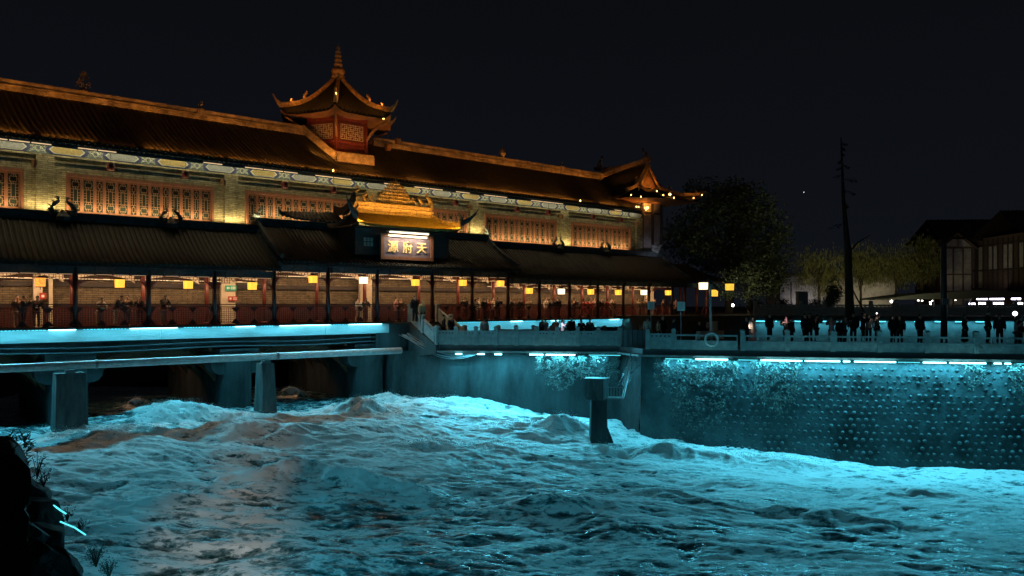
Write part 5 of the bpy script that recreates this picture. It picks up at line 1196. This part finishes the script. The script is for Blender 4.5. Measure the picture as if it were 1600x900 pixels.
def phone(X, Y, Z, label, bright=True):
    b_ = MB(); b_.box(-.035, .035, -.006, .006, -.07, .07); e = empty('phone', (X, Y, Z), .3, label, 'phone'); b_.build('case', 'dark_metal', e)
    b_ = MB(); b_.box(-.032, .032, .0065, .009, -.066, .066) if not bright else b_.lathe((0, -.02, .04), [(.005, -.03), (.035, 0), (.005, .03)], 8); b_.build('light', 'lamp_white' if bright else 'screen_glow', e)
phone(px(1369.5, 45.9), 45.9, -.60, 'phone with a shining flash held above the right group')
point((px(1369.5, 45.7), 45.7, -.60), 4, (1, .95, .85), .03)
phone(px(877, 49.2), 49.2, -1.25, 'phone glowing in front of the white jacket', False); point((px(877, 49.1), 49.0, -1.3), 5, (.85, .75, 1), .05)
phone(px(1226, 44.6), 44.6, -1.2, 'phone glowing below the pink cap', False); point((px(1226, 44.4), 44.5, -1.05), 4, (1, .75, .75), .05)
point((px(1172, 44.9), 44.9, -1.3), 3, (1, .8, .7), .05)
# ================================================================== FAR BANK
b_ = MB(); b_.poly([(9, 66, -8), (80, 57, -8), (200, 57, -8), (200, 300, -8), (-60, 300, -8), (-60, 110, -8), (9, 80, -8)], (0, 0, 7.0)); tag(b_.build('far_bank', 'ground_soil'), kind='structure')
fw = empty('bank_wall', (0, 0, 0), 0, 'far channel wall washed in cyan light below the distant balustrade', 'wall')
FB0, FB1 = Vector((20.2, 63.8)), Vector((60, 58.6)); fd = (FB1-FB0).normalized(); fn = Vector((fd.y, -fd.x))
b_ = MB(); b_.poly([(FB0.x, FB0.y, -8), (FB1.x, FB1.y, -8), (FB1.x-fn.x*.4, FB1.y-fn.y*.4, -8), (FB0.x-fn.x*.4, FB0.y-fn.y*.4, -8)], (0, 0, 6.6)); b_.build('wall_face', 'concrete', fw)
b_ = MB(); b_.poly([(FB0.x+fn.x*.3, FB0.y+fn.y*.3, -1.36), (FB1.x+fn.x*.3, FB1.y+fn.y*.3, -1.36), (FB1.x-fn.x*.4, FB1.y-fn.y*.4, -1.36), (FB0.x-fn.x*.4, FB0.y-fn.y*.4, -1.36)], (0, 0, .36)); b_.build('coping', 'stained_concrete', fw)
Lw = (FB1-FB0).length; mid = (FB0+FB1)/2
area((mid.x+fn.x*.45, mid.y+fn.y*.45, -1.40), (Lw, .05), 5.5*Lw, CY, Vector((0, 0, -1))-Vector((fn.x, fn.y, 0))*.5, yaxis=Vector((fd.x, fd.y, 0)))
b_ = MB()
for i in range(26):
    t = i/26; L_ = random.uniform(.5, 1.1) if random.random() < .55 else .12; p = FB0+fd*(Lw*t)+fn*.35; q = p+fd*L_; b_.tube([(p.x, p.y, -1.42), (q.x, q.y, -1.42)], .03, 5)
b_.build('light_tube', 'led_cyan_soft', fw)
fb = empty('stone_balustrade', (0, 0, 0), 0, 'distant grey balustrade on the far bank before the trees', 'railing')
pts = FB0+fn*.05; pte = FB1+fn*.05
run(fb, ((pts.x, pts.y, -.98), (pte.x, pte.y, -.98)), 22, False)
# low cyan glow wall left part (between porch and lamp post)
# shops canopy and lamps on the far bank
cn = empty('market_canopy', (px(1530, 75), 75, -1), 0, 'dark market canopy with bright white lamps beneath, far right', 'canopy')
b_ = MB(); b_.poly([(-10.2, -3, 1.55), (-7.2, -3, 1.95), (-2, -3, 2.3), (3, -3, 2.1), (6, -3, 1.8), (12, -3, 1.9), (12, -3, 1.7), (-10.2, -3, 1.4)], (0, 6, 0)); b_.build('roof', 'dark_metal', cn)
for x in (-9.8, -6, -2.5, 1.8, 5.5, 9): b_ = MB(); b_.tube([(x, -2.8, 0), (x, -2.8, 1.5)], .06, 6); b_.build('pole', 'dark_metal', cn)
b_ = MB()
for x0, x1, zz in ((1527-1, 1542, 466.8), (1546, 1568, 466.8), (1580, 1594, 466.8), (1513, 1523, 475), (1529, 1539, 474), (1548, 1567, 474), (1583, 1597, 474)):
    X0 = px(x0, 73.5)-px(1530, 75); X1 = px(x1, 73.5)-px(1530, 75); z_ = (475-zz)*73.5/1200+1; b_.box(X0, X1, -1.6, -1.5, z_-.09, z_+.09)
b_.build('lamp', 'lamp_shop', cn)
b_ = MB(); b_.box(-4, 11, -.5, .4, 0, .75); b_.box(-9, -5.5, -.5, .4, 0, .6); b_.build('counter', 'dark_wood', cn)
b_ = MB()
for x0, zz, r_ in ((1434, 470, .16), (1440, 470, .12), (1453, 472.5, .15), (1457, 470, .15), (1453, 476, .16), (1492, 469, .08)): X0 = px(x0, 73.5)-px(1530, 75); z_ = (475-zz)*73.5/1200+1; b_.lathe((X0, -1.6, z_-r_/2), [(.02, 0), (r_*.6, r_*.3), (r_*.6, r_*.7), (.02, r_)], 8)
b_.build('bulb', 'lamp_white', cn)
area((px(1550, 73), 73, .2), (8, .1), 60, (.8, .75, 1), Vector((0, -1, -.4)))
def flood(x, y, z, r, label, tgt=None, power=0, col=(1, .85, .5)):
    e = empty('flood_lamp', (px(x, z), z, -1.0 if z > 55 else -2.65), 0, label, 'lamp'); zc = (475-y)*z/1200-e.location.z
    b_ = MB(); b_.tube([(0, 0, 0), (0, 0, zc-r)], .03, 6); b_.build('pole', 'dark_metal', e)
    b_ = MB(); b_.lathe((0, 0, zc-r), [(.01, 0), (r*.7, r*.3), (r, r), (r*.7, r*1.7), (.01, 2*r)], 12); b_.build('globe', 'lamp_white', e, True)
    if power: spot((px(x, z), z+.5, zc+e.location.z+.2), tgt, power, col, 120)
flood(1586, 490, 50, .14, 'round white lamp on a thin pole at the far right'); point((px(1586, 49), 49.4, -.6), 25, (1, .95, .85), .15)
flood(1145, 477, 68, .13, 'small white ground lamp left of the far trees', (px(1165, 76), 76, 4), 700)
flood(1393, 471, 66, .12, 'white ground lamp below the yellow-green trees', (px(1380, 76), 76, 4), 2200, (1, .88, .42))
# ------------------------------------------------------------------ trees
def tree(name, X, Y, Z, H, blobs, n_, ls, leaf, label, cat='tree', tr=.25, group=None, limbs=6, droop=0, trunk=True, lean=0):
    e = empty(name, (X, Y, Z), 0, label, cat, group)
    if trunk:
        b_ = MB(); b_.tube([(0, 0, -.3), (lean*.3, 0, H*.3), (lean*.7, 0, H*.6), (lean, 0, H*.9)], [tr, tr*.75, tr*.5, tr*.12], 9)
        for i in range(limbs):
            c = blobs[i % len(blobs)][0]; z0 = H*random.uniform(.25, .6); p0 = Vector((lean*z0/H, 0, z0)); p2 = Vector(c); p1 = lerp(p0, p2, .5)+Vector((0, 0, .3)); b_.tube([p0, p1, p2], [tr*.35, tr*.2, tr*.06], 6)
        b_.build('trunk', 'bark', e, True)
    V = []; F = []; rg = rng
    tot = sum(r[0]*r[1]*r[2] for _, r in blobs)
    for (c, r) in blobs:
        k = int(n_*r[0]*r[1]*r[2]/tot); d = rg.normal(size=(k, 3)); d /= np.linalg.norm(d, axis=1)[:, None]; rad = rg.random(k)**.45
        P = d*rad[:, None]*np.array(r)*(1+.25*rg.normal(size=(k, 1))*.5)+np.array(c)
        nz = perlin(P[:, 0]*1.1+P[:, 1]*.7, P[:, 2]*1.3+P[:, 1]*.4); nz2 = perlin(P[:, 0]*.45+3, P[:, 2]*.5+P[:, 1]*.3); P = P[(nz > -.22)&(nz2 > -.30)]
        for p in P:
            a = rg.normal(size=3); a /= np.linalg.norm(a); b2_ = np.cross(a, rg.normal(size=3)); b2_ /= np.linalg.norm(b2_)
            if droop: a = np.array([a[0]*.3, a[1]*.3, -1.0])*1.0; b2_ = np.cross(a, rg.normal(size=3)); b2_ /= np.linalg.norm(b2_); L = ls*(1+droop*rg.random()); W_ = ls*.28
            else: L = ls*rg.uniform(.6, 1.3); W_ = L*.55
            i = len(V); V += [tuple(p-a*L*.5), tuple(p+b2_*W_*.5), tuple(p+a*L*.5), tuple(p-b2_*W_*.5)]; F.append((i, i+1, i+2, i+3))
    me = bpy.data.meshes.new('crown'); me.from_pydata(V, [], F); me.materials.append(MT[leaf]); o = bpy.data.objects.new('crown', me); COL.objects.link(o); o.parent = e
    return e
z = 82
def BL(x, y, rx, ry, zz=z, rd=1.0, base=-1, cx=None): return ((px(x, zz)-cx, 0, (475-y)*zz/1200-base), (rx*zz/1200, rx*zz/1200*rd, ry*zz/1200))
cx = px(1140, z)
tree('large_tree', cx, z, -1, 13, [BL(1110, 320, 42, 40, z, 1, -1, cx), BL(1165, 330, 48, 45, z, 1, -1, cx), BL(1075, 375, 45, 45, z, 1, -1, cx), BL(1140, 395, 60, 45, z, 1, -1, cx), BL(1205, 375, 36, 50, z, 1, -1, cx), BL(1195, 430, 40, 35, z, 1, -1, cx), BL(1090, 300, 25, 22, z, 1, -1, cx), BL(1150, 300, 28, 25, z, 1, -1, cx)], 26000, .34, 'dark_leaf', 'huge dark broadleaf tree rising behind the right end of the bridge', tr=.5, limbs=14)
z = 74; cx = px(1170, z)
tree('bushy_tree', cx, z, -1, 5, [BL(1170, 440, 45, 28, z, 1, -1, cx), BL(1205, 425, 28, 30, z, 1, -1, cx), BL(1150, 455, 28, 18, z, 1, -1, cx)], 7000, .22, 'dark_leaf', 'dim green bushy tree between the porch and the pale wall', tr=.15)
z = 80; 
for i, (x, y, rx, ry, lb) in enumerate(((1280, 425, 38, 45, 'drooping pale willow left of the tall trunk'), (1345, 415, 32, 40, 'lit yellow-green willow just right of the tall trunk'), (1400, 415, 38, 42, 'brightest yellow-green willow before the far houses'), (1440, 405, 28, 42, 'dim willow nearest to the timber house'))):
    cx = px(x, z+i); tree('willow_tree', cx, z+i, -1, 6.5, [BL(x-rx*.35, y-8, rx*.7, ry*.75, z+i, 1, -1, cx), BL(x+rx*.4, y-4, rx*.65, ry*.8, z+i, 1, -1, cx), BL(x, y+ry*.35, rx, ry*.55, z+i, 1, -1, cx)], 7000, .20, 'willow_leaf', lb, tr=.16, group='willows on the far bank', droop=1.2)
z = 60; cx = px(1328, z)
e = empty('conifer_tree', (cx, z, -1), 0, 'tall thin dark conifer trunk with sparse branches against the night sky', 'tree')
b_ = MB(); b_.tube([(0, 0, -.2), (-.15, 0, 5), (-.5, 0, 9), (-.7, 0, 14)], [.36, .25, .14, .04], 10)
b_.tube([(0.1, 0, 2.3), (.9, 0, .8), (1.3, 0, 0)], [.06, .06, .06], 6); b_.tube([(-.1, 0, 5.0), (.6, 0, 5.8), (1.6, 0, 6.4)], [.09, .06, .02], 6)
b_.build('trunk', 'bark', e, True)
b_ = MB()
for i in range(13):
    zz = random.uniform(7.2, 14); L = (14.6-zz)*.13+random.uniform(.1, .45); a_ = random.uniform(0, 2*PI); d = Vector((math.cos(a_), math.sin(a_)*.6, random.uniform(-.45, .25))); x0 = -.15-.55*(zz-5)/9; p0 = Vector((x0, 0, zz)); p1 = p0+d*L*.5+Vector((0, 0, .1)); p2 = p0+d*L
    b_.tube([p0, p1, p2], [.03, .02, .006], 4)
    for k in range(26): q = lerp(p0, p2, random.uniform(.3, 1.05)); e2 = Vector((random.uniform(-.22, .22), random.uniform(-.1, .1), random.uniform(-.30, .10))); b_.add([q, q+e2*.5+Vector((.03, 0, .02)), q+e2, q+e2*.5-Vector((.03, 0, .02))], [(0, 1, 2, 3)])
b_.build('crown', 'bark', e)
z = 63; cx = px(1302, z); tree('shrub', cx, z, -1, 2.6, [BL(1302, 455, 15, 22, z, 1, -1, cx), BL(1290, 470, 18, 10, z, 1, -1, cx)], 1500, .22, 'dark_leaf', 'dark shrub against the foot of the tall trunk', 'shrub', tr=.06)
for x, lb in ((1180, 'low dark hedge behind the balustrade near the ground lamp'), (1225, 'low dark hedge left of the green cabinet'), (1275, 'low dark hedge right of the green cabinet')):
    z = 67; cx = px(x, z); tree('hedge', cx, z, -1, 1.0, [BL(x-12, 478, 14, 9, z, 1, -1, cx), BL(x+12, 479, 14, 8, z, 1, -1, cx), BL(x, 474, 12, 8, z, 1, -1, cx)], 1100, .18, 'dark_leaf', lb, 'hedge', trunk=False, group='hedges on the far bank')
# cabinet, thin pole, pale wall building
z = 66; e = empty('utility_cabinet', (px(1253, z), z, -1), 0, 'green metal cabinet on the far bank before the pale wall', 'cabinet'); b_ = MB(); b_.box(-.42, .42, -.3, .3, .1, 2.0); b_.build('body', 'grey_metal', e); b_ = MB(); b_.box(-.5, .5, -.38, .38, 2.003, 2.08); b_.build('lid', 'grey_metal', e)
e = empty('thin_pole', (px(1236, 65), 65, -1), 0, 'thin dark pole left of the green cabinet', 'pole'); b_ = MB(); b_.tube([(0, 0, 0), (0, 0, 2.9)], .045, 6); b_.build('shaft', 'dark_metal', e); b_ = MB(); b_.box(-.03, .7, -.03, .03, 2.86, 2.9); b_.build('arm', 'dark_metal', e)
e = empty('outbuilding', (px(1262, 90), 90, -1), 0, 'pale walled outbuilding with dark flat roof behind the willows', 'building')
b_ = MB(); b_.box(-3.2, 10.5, 0, 5, 0, 4.2); b_.build('wall', 'house_plaster', e); b_ = MB(); b_.box(-3.9, 11, -.6, 5.4, 4.25, 4.5); b_.build('roof', 'house_wall', e)
area((px(1262, 89), 88.2, -.4), (4, .1), 30, (.8, .75, .85), Vector((0, 1, .9)))
area((px(1360, 89), 87.5, -.4), (5, .1), 55, (1, .85, .5), Vector((0, .6, 1)))
# timber house on the right
def timber_house(x0, x1, ye, yr, z, rz, label, gab):
    X0, X1 = px(x0, z), px(x1, z); W_ = X1-X0; e = empty('timber_house', ((X0+X1)/2, z, -1), rz, label, 'house', 'timber houses on the far bank'); he = (475-ye)*z/1200+1; hr = (475-yr)*z/1200+1; h = W_/2
    b_ = MB(); b_.box(-h, h, 0, 8, 0, he); b_.build('wall', 'house_wall', e); b_ = MB()
    for i in range(max(3, int(W_/1.1))):
        if i % 3 != 1: x = -h+W_*(i+.5)/max(3, int(W_/1.1)); b_.box(x-.36, x+.36, -.05, -.002, he*.33, he-1.1)
    b_.build('panel', 'house_plaster', e)
    b_ = MB(); b_.add([(-h-1, -1.2, he-.2), (h+1, -1.2, he-.2), (h+.4, 4, hr), (-h-.4, 4, hr), (h+1, 9.2, he-.2), (-h-1, 9.2, he-.2)], [(0, 1, 2, 3), (3, 2, 4, 5)]); tiles(b_, (-h-.4, 4, hr+.05), (h+.4, 4, hr+.05), (-h-1, -1.25, he-.1), (h+1, -1.25, he-.1), int(W_/.4), 5, .3); b_.build('roof', 'roof_tile', e)
    b_ = MB(); n_ = max(3, int(W_/1.1))
    for i in range(n_+1): x = -h+W_*i/n_; b_.box(x-.13, x+.13, -.12, -.003, 0, he-.3)
    for zz in (he-1.0, he*.55, he*.3): b_.box(-h, h, -.10, -.006, zz, zz+.18)
    for i in range(9): b_.box(-h-.12, -h-.003, i*.97, i*.97+.16, 0, he-.3)
    for zz in (he-1.0, he*.55, he*.3): b_.box(-h-.10, -h-.006, 0, 8, zz, zz+.18)
    b_.build('timber_frame', 'dark_wood', e); b_ = MB(); [b_.box(-h-.05, -h-.002, i*.97+.2, i*.97+.93, he*.57, he-1.1) for i in range(8) if i % 3 != 1]; b_.build('panel', 'house_plaster', e)
    b_ = MB()
    for i in range(n_):
        if i % 3 == 1: x = -h+W_*(i+.5)/n_; b_.box(x-.3, x+.3, -.06, -.002, he*.6, he-1.1)
    b_.build('window', 'window_glass', e)
    if gab:
        gx_ = gab; hw = 1.7; b_ = MB(); b_.poly([(gx_-hw, -.75, he-1.1), (gx_+hw, -.75, he-1.1), (gx_, -.75, he+.35)], (0, .2, 0)); b_.box(gx_-hw, gx_+hw, -.7, -.12, 0, he-1.12); g_ = b_.build('gable', 'house_plaster', e)
        b_ = MB()
        for s in (-1, 1): b_.tube([(gx_, -.9, he+.5), (gx_+s*2.2, -.9, he-1.3)], .15, 4)
        for x in (-hw, -.55, .55, hw-.15): b_.box(gx_+x, gx_+x+.15, -.80, -.72, 0, he-1.14)
        b_.box(gx_-1.9, gx_+1.9, -.86, -.76, he-1.3, he-1.1); b_.box(gx_-hw, gx_+hw, -.82, -.76, he*.5, he*.5+.16); b_.box(gx_-.08, gx_+.08, -.82, -.76, he-1.1, he+.3); b_.build('gable_frame', 'house_wall', g_)
timber_house(1478, 1590, 372, 338, 92, -.1, 'timber framed house with pale panels and a small front gable, far right', -3.1)
timber_house(1604, 1740, 362, 322, 82, -.05, 'nearer timber house cut by the right picture edge', -3.0)
area((px(1520, 86), 85, 2.0), (6, .2), 16, (.9, .75, .7), Vector((0, 1, .7))); area((px(1590, 72), 71.5, 3.2), (3, .2), 8, (.85, .8, .85), Vector((.2, 1, .8)))
# distant city lights
b_ = MB(); b_.lathe((px(1256, 300), 300, 43.5), [(.02, 0), (.12, .15), (.02, .3)], 6); o = b_.build('tower_light', 'screen_glow'); tag(o, 'tiny distant light in the night sky above the far trees', 'light')
# ================================================================== NEAR LEFT BANK
e = empty('bank_pillar', (-5.08, 6.2, -6.12), R(35), 'black masonry pillar at the lower left picture corner', 'pillar')
b_ = MB(); nx_, nz_ = 26, 60
V = []; per_ = [(-1.5, -.4), (.98, -.4), (.98, .5), (-1.5, .5)]; ring = []
for k in range(4):
    p0, p1 = per_[k], per_[(k+1) % 4]
    for i in range(nx_): ring.append((lerp(p0[0], p1[0], i/nx_), lerp(p0[1], p1[1], i/nx_)))
for j in range(nz_+1):
    z = 4.9*j/nz_; 
    for x, y in ring:
        d_ = .045*float(fbm(np.array(x*3+y*3), np.array(z*3.), 3))-(.04 if (j % 9) == 0 else 0)-(.10*max(0, (z-4.75)/.15)); V.append((x+d_*(1 if x > 0 else -1), y+d_, z+(.05*float(perlin(np.array(x*4), np.array(y*4+2))) if j == nz_ else 0)))
n_ = len(ring); b_.add(V, [(j*n_+i, j*n_+(i+1) % n_, (j+1)*n_+(i+1) % n_, (j+1)*n_+i) for j in range(nz_) for i in range(n_)]+[tuple(range(nz_*n_, (nz_+1)*n_))])
b_.build('shaft', 'black_rock', e)
b_ = MB(); 
for i in range(900): 
    p = Vector((random.uniform(-.2, 1.02), random.uniform(-.4, .4), 4.92+random.uniform(-.02, .03))) if random.random() < .4 else Vector((.98, random.uniform(-.4, .4), random.uniform(2.5, 4.9)))
    b_.tube([p, p+Vector((random.uniform(-.03, .06), 0, random.uniform(.0, .05)))], [.006, .002], 3)
b_.build('moss', 'dark_leaf', e)
def boulder(x, y, z, sx_, sy, sz, label, seed):
    bm = bmesh.new(); bmesh.ops.create_icosphere(bm, subdivisions=4, radius=1); rs = random.Random(seed); pl_ = [(Vector((rs.uniform(-1, 1), rs.uniform(-1, 1), rs.uniform(-1, 1))).normalized(), rs.uniform(.55, .85)) for _ in range(11)]
    for v in bm.verts:
        for n_, d_ in pl_:
            k = v.co.dot(n_)
            if k > d_: v.co -= n_*(k-d_)
        v.co *= 1+.05*(float(perlin(np.array(v.co.x*3+seed), np.array(v.co.y*3+v.co.z*2)))+.5*float(perlin(np.array(v.co.x*8+seed), np.array(v.co.y*8+v.co.z*5))))
        v.co = Vector((v.co.x*sx_, v.co.y*sy, v.co.z*sz))
    me = bpy.data.meshes.new('boulder'); bm.to_mesh(me); bm.free(); me.materials.append(MT['black_rock']); o = bpy.data.objects.new('boulder', me); COL.objects.link(o); o.location = (x, y, z); o.rotation_euler = (0, 0, rs.uniform(0, 3)); tag(o, label, 'boulder', 'boulders of the near bank')
for i, (x, y, dz, s, lb) in enumerate(((52, 770, 13.5, .75, 'topmost dark boulder beside the black pillar'), (85, 800, 13, .62, 'dark boulder with a cyan edge, second from the top'), (100, 845, 12.4, .62, 'dark boulder with a cyan edge in the middle of the bank'), (120, 885, 11.9, .62, 'dark boulder touching the bottom picture edge'), (70, 880, 11.0, .8, 'dark boulder low between pillar and water'), (60, 830, 11.8, .7, 'dark boulder tucked behind the pillar'))):
    boulder(px(x-42, dz), dz, -(y-475)*dz/1200-.15, s*.92, s*.92, s*.72, lb, i)
# stone bank body the boulders lie on, and the near river wall that carries the camera-side lamps
b_ = MB(); n_ = 20; prof = [(-14, 15.5, -3.1), (-8.6, 14.2, -3.4), (-7.9, 13.6, -4.0), (-7.5, 12.6, -4.7), (-6.9, 10.5, -5.2), (-6.2, 8, -5.6)]
b_.add([(-30, 20, -3.4), (-30, 4, -5.6), (-14, 17.5, -3.6), (-9.2, 15.0, -3.7), (-7.6, 12.8, -4.9), (-6.6, 10.6, -5.6), (-5.5, 6, -6.2), (-30, 22, -10), (-14, 19, -10), (-8.6, 16, -10), (-6.6, 13, -10), (-5.6, 10.6, -10), (-4.5, 6, -10)], [(0, 1, 6, 5, 4, 3, 2), (0, 2, 8, 7), (2, 3, 9, 8), (3, 4, 10, 9), (4, 5, 11, 10), (5, 6, 12, 11)])
tag(b_.build('near_bank', 'black_rock'), kind='structure')
def sprig(X, Y, Z, H, n_, mm, label, spread=.5):
    e = empty('bank_plant', (X, Y, Z), 0, label, 'plant', 'plants on the near bank'); b_ = MB(); lf = MB()
    for i in range(n_):
        a = random.uniform(0, 2*PI); tip = Vector((math.cos(a)*spread*H*random.random(), math.sin(a)*spread*H*.4, H*random.uniform(.5, 1))); b_.tube([(0, 0, 0), tip*.5+Vector((0, 0, .1*H)), tip], [.008, .006, .003], 4)
        for k in range(9):
            q = tip*random.uniform(.35, 1.05)+Vector((random.uniform(-.05, .05),)*3); d = Vector((random.uniform(-1, 1), random.uniform(-.5, .5), random.uniform(-.4, 1))).normalized()*random.uniform(.04, .08)*max(H, .5); s = Vector((-d.z, 0, d.x))*.3; lf.add([q, q+d*.5+s, q+d, q+d*.5-s], [(0, 1, 2, 3)])
    b_.build('stem', 'twig', e); lf.build('foliage', mm, e)
for x, y, z, H, n_, lb in ((58, 735, 12.5, .45, 6, 'thin twiggy plant at the top of the dark bank'), (68, 752, 12.8, .32, 9, 'small bushy plant below the thin twiggy one'), (105, 808, 13.4, .28, 10, 'grassy tuft beside the cyan edged boulders'), (125, 828, 13.2, .22, 10, 'short grass tuft lower on the bank'), (150, 875, 13.0, .4, 26, 'leafy weeds lit cyan at the water side'), (170, 895, 13.0, .35, 22, 'leafy weeds at the bottom edge beside the water'), (72, 895, 11, .55, 18, 'cyan lit leafy plant at the bottom by the pillar')):
    sprig(px(x, z), z, -(y-475)*z/1200-H*.3, H, n_, 'vine_leaf', lb)
# light tubes on the near bank, facing the river
nb_ = empty('bank_light', (0, 0, 0), 0, 'cyan light tube laid between the near boulders', 'lamp')
b_ = MB(); q = [(-6.9, 12.8, -3.72), (-6.55, 12.5, -4.0)]; b_.tube([(px(66, 13.2), 13.2, -(787-475)*13.2/1200), (px(84, 13.2), 13.2, -(790-475)*13.2/1200), (px(103, 13.3), 13.3, -(803-475)*13.3/1200)], .014, 6); b_.tube([(px(94, 12.8), 12.8, -(815-475)*12.8/1200), (px(116, 12.8), 12.8, -(824-475)*12.8/1200), (px(134, 12.8), 12.8, -(836-475)*12.8/1200)], .012, 6); b_.build('tube', 'led_cyan_soft', nb_)
area((-8.6, 15.6, -3.9), (5, .1), 260, CY, Vector((.9, 1, -.35)), yaxis=Vector((.5, -1, 0)), spread=170)
area((-5.6, 12.6, -4.6), (3.5, .1), 45, CY, Vector((1, .7, -.9)), yaxis=Vector((.5, -1, 0)), spread=170)
nw = empty('near_wall', (0, 0, 0), 0, 'near embankment wall under the viewpoint carrying cyan light tubes', 'wall')
b_ = MB(); b_.box(-4.5, 36, 5.5, 9.5, -10, -4.3); b_.build('wall_face', 'stained_concrete', nw)
b_ = MB(); b_.tube([(-3, 9.6, -4.5), (34, 9.6, -4.5)], .03, 6); b_.build('light_tube', 'led_cyan_soft', nw)
area((12, 9.75, -4.5), (34, .1), 90, CY, Vector((0, 1, -.9)), spread=150)
b_ = MB(); b_.box(-14, 26, -6, 4.0, -2.2, -1.7); tag(b_.build('terrace', 'paving'), kind='structure')
def projector(x, az, el, power, col, ang, label):
    e = empty('flood_projector', (x, 4.02, -1.95), R(-az), label, 'flood light', 'projectors under the near terrace')
    b_ = MB(); b_.box(-.2, .2, .0, .14, -.14, .14); b_.build('housing', 'dark_metal', e); b_ = MB(); b_.box(-.17, .17, .142, .15, -.11, .11); b_.build('lens', 'led_cyan_soft' if col is CY else 'lamp_warm', e)
    d = Vector((math.sin(R(az))*math.cos(R(el)), math.cos(R(az))*math.cos(R(el)), -math.sin(R(el)))); p = Vector((x, 4.02, -1.95))+d*.3
    o = spot(p, p+d, power, col, ang, .1); o.data.spot_blend = .85
for i, (x, az, el, pw, ang) in enumerate(((-1.5, -24, 9.5, 2200, 14), (-1.5, -22, 14, 2500, 23), (-.5, -9, 14, 3300, 21), (2, 3, 15, 2700, 20), (6, 12, 16.5, 2500, 20), (10, 21, 17.5, 2000, 20), (15, 29, 17.5, 1800, 20))):
    projector(x, az, el, pw, CY, ang, 'cyan flood projector under the terrace edge, number %s from the left' % ['one', 'two', 'three', 'four', 'five', 'six', 'seven'][i])
projector(-1.6, -20.5, 16.0, 6200, (1, .42, .11), 15, 'warm flood projector furthest left under the terrace edge')
projector(-1.0, -19, 8.6, 4200, (1, .42, .11), 8.5, 'warm flood projector beside the furthest left one')
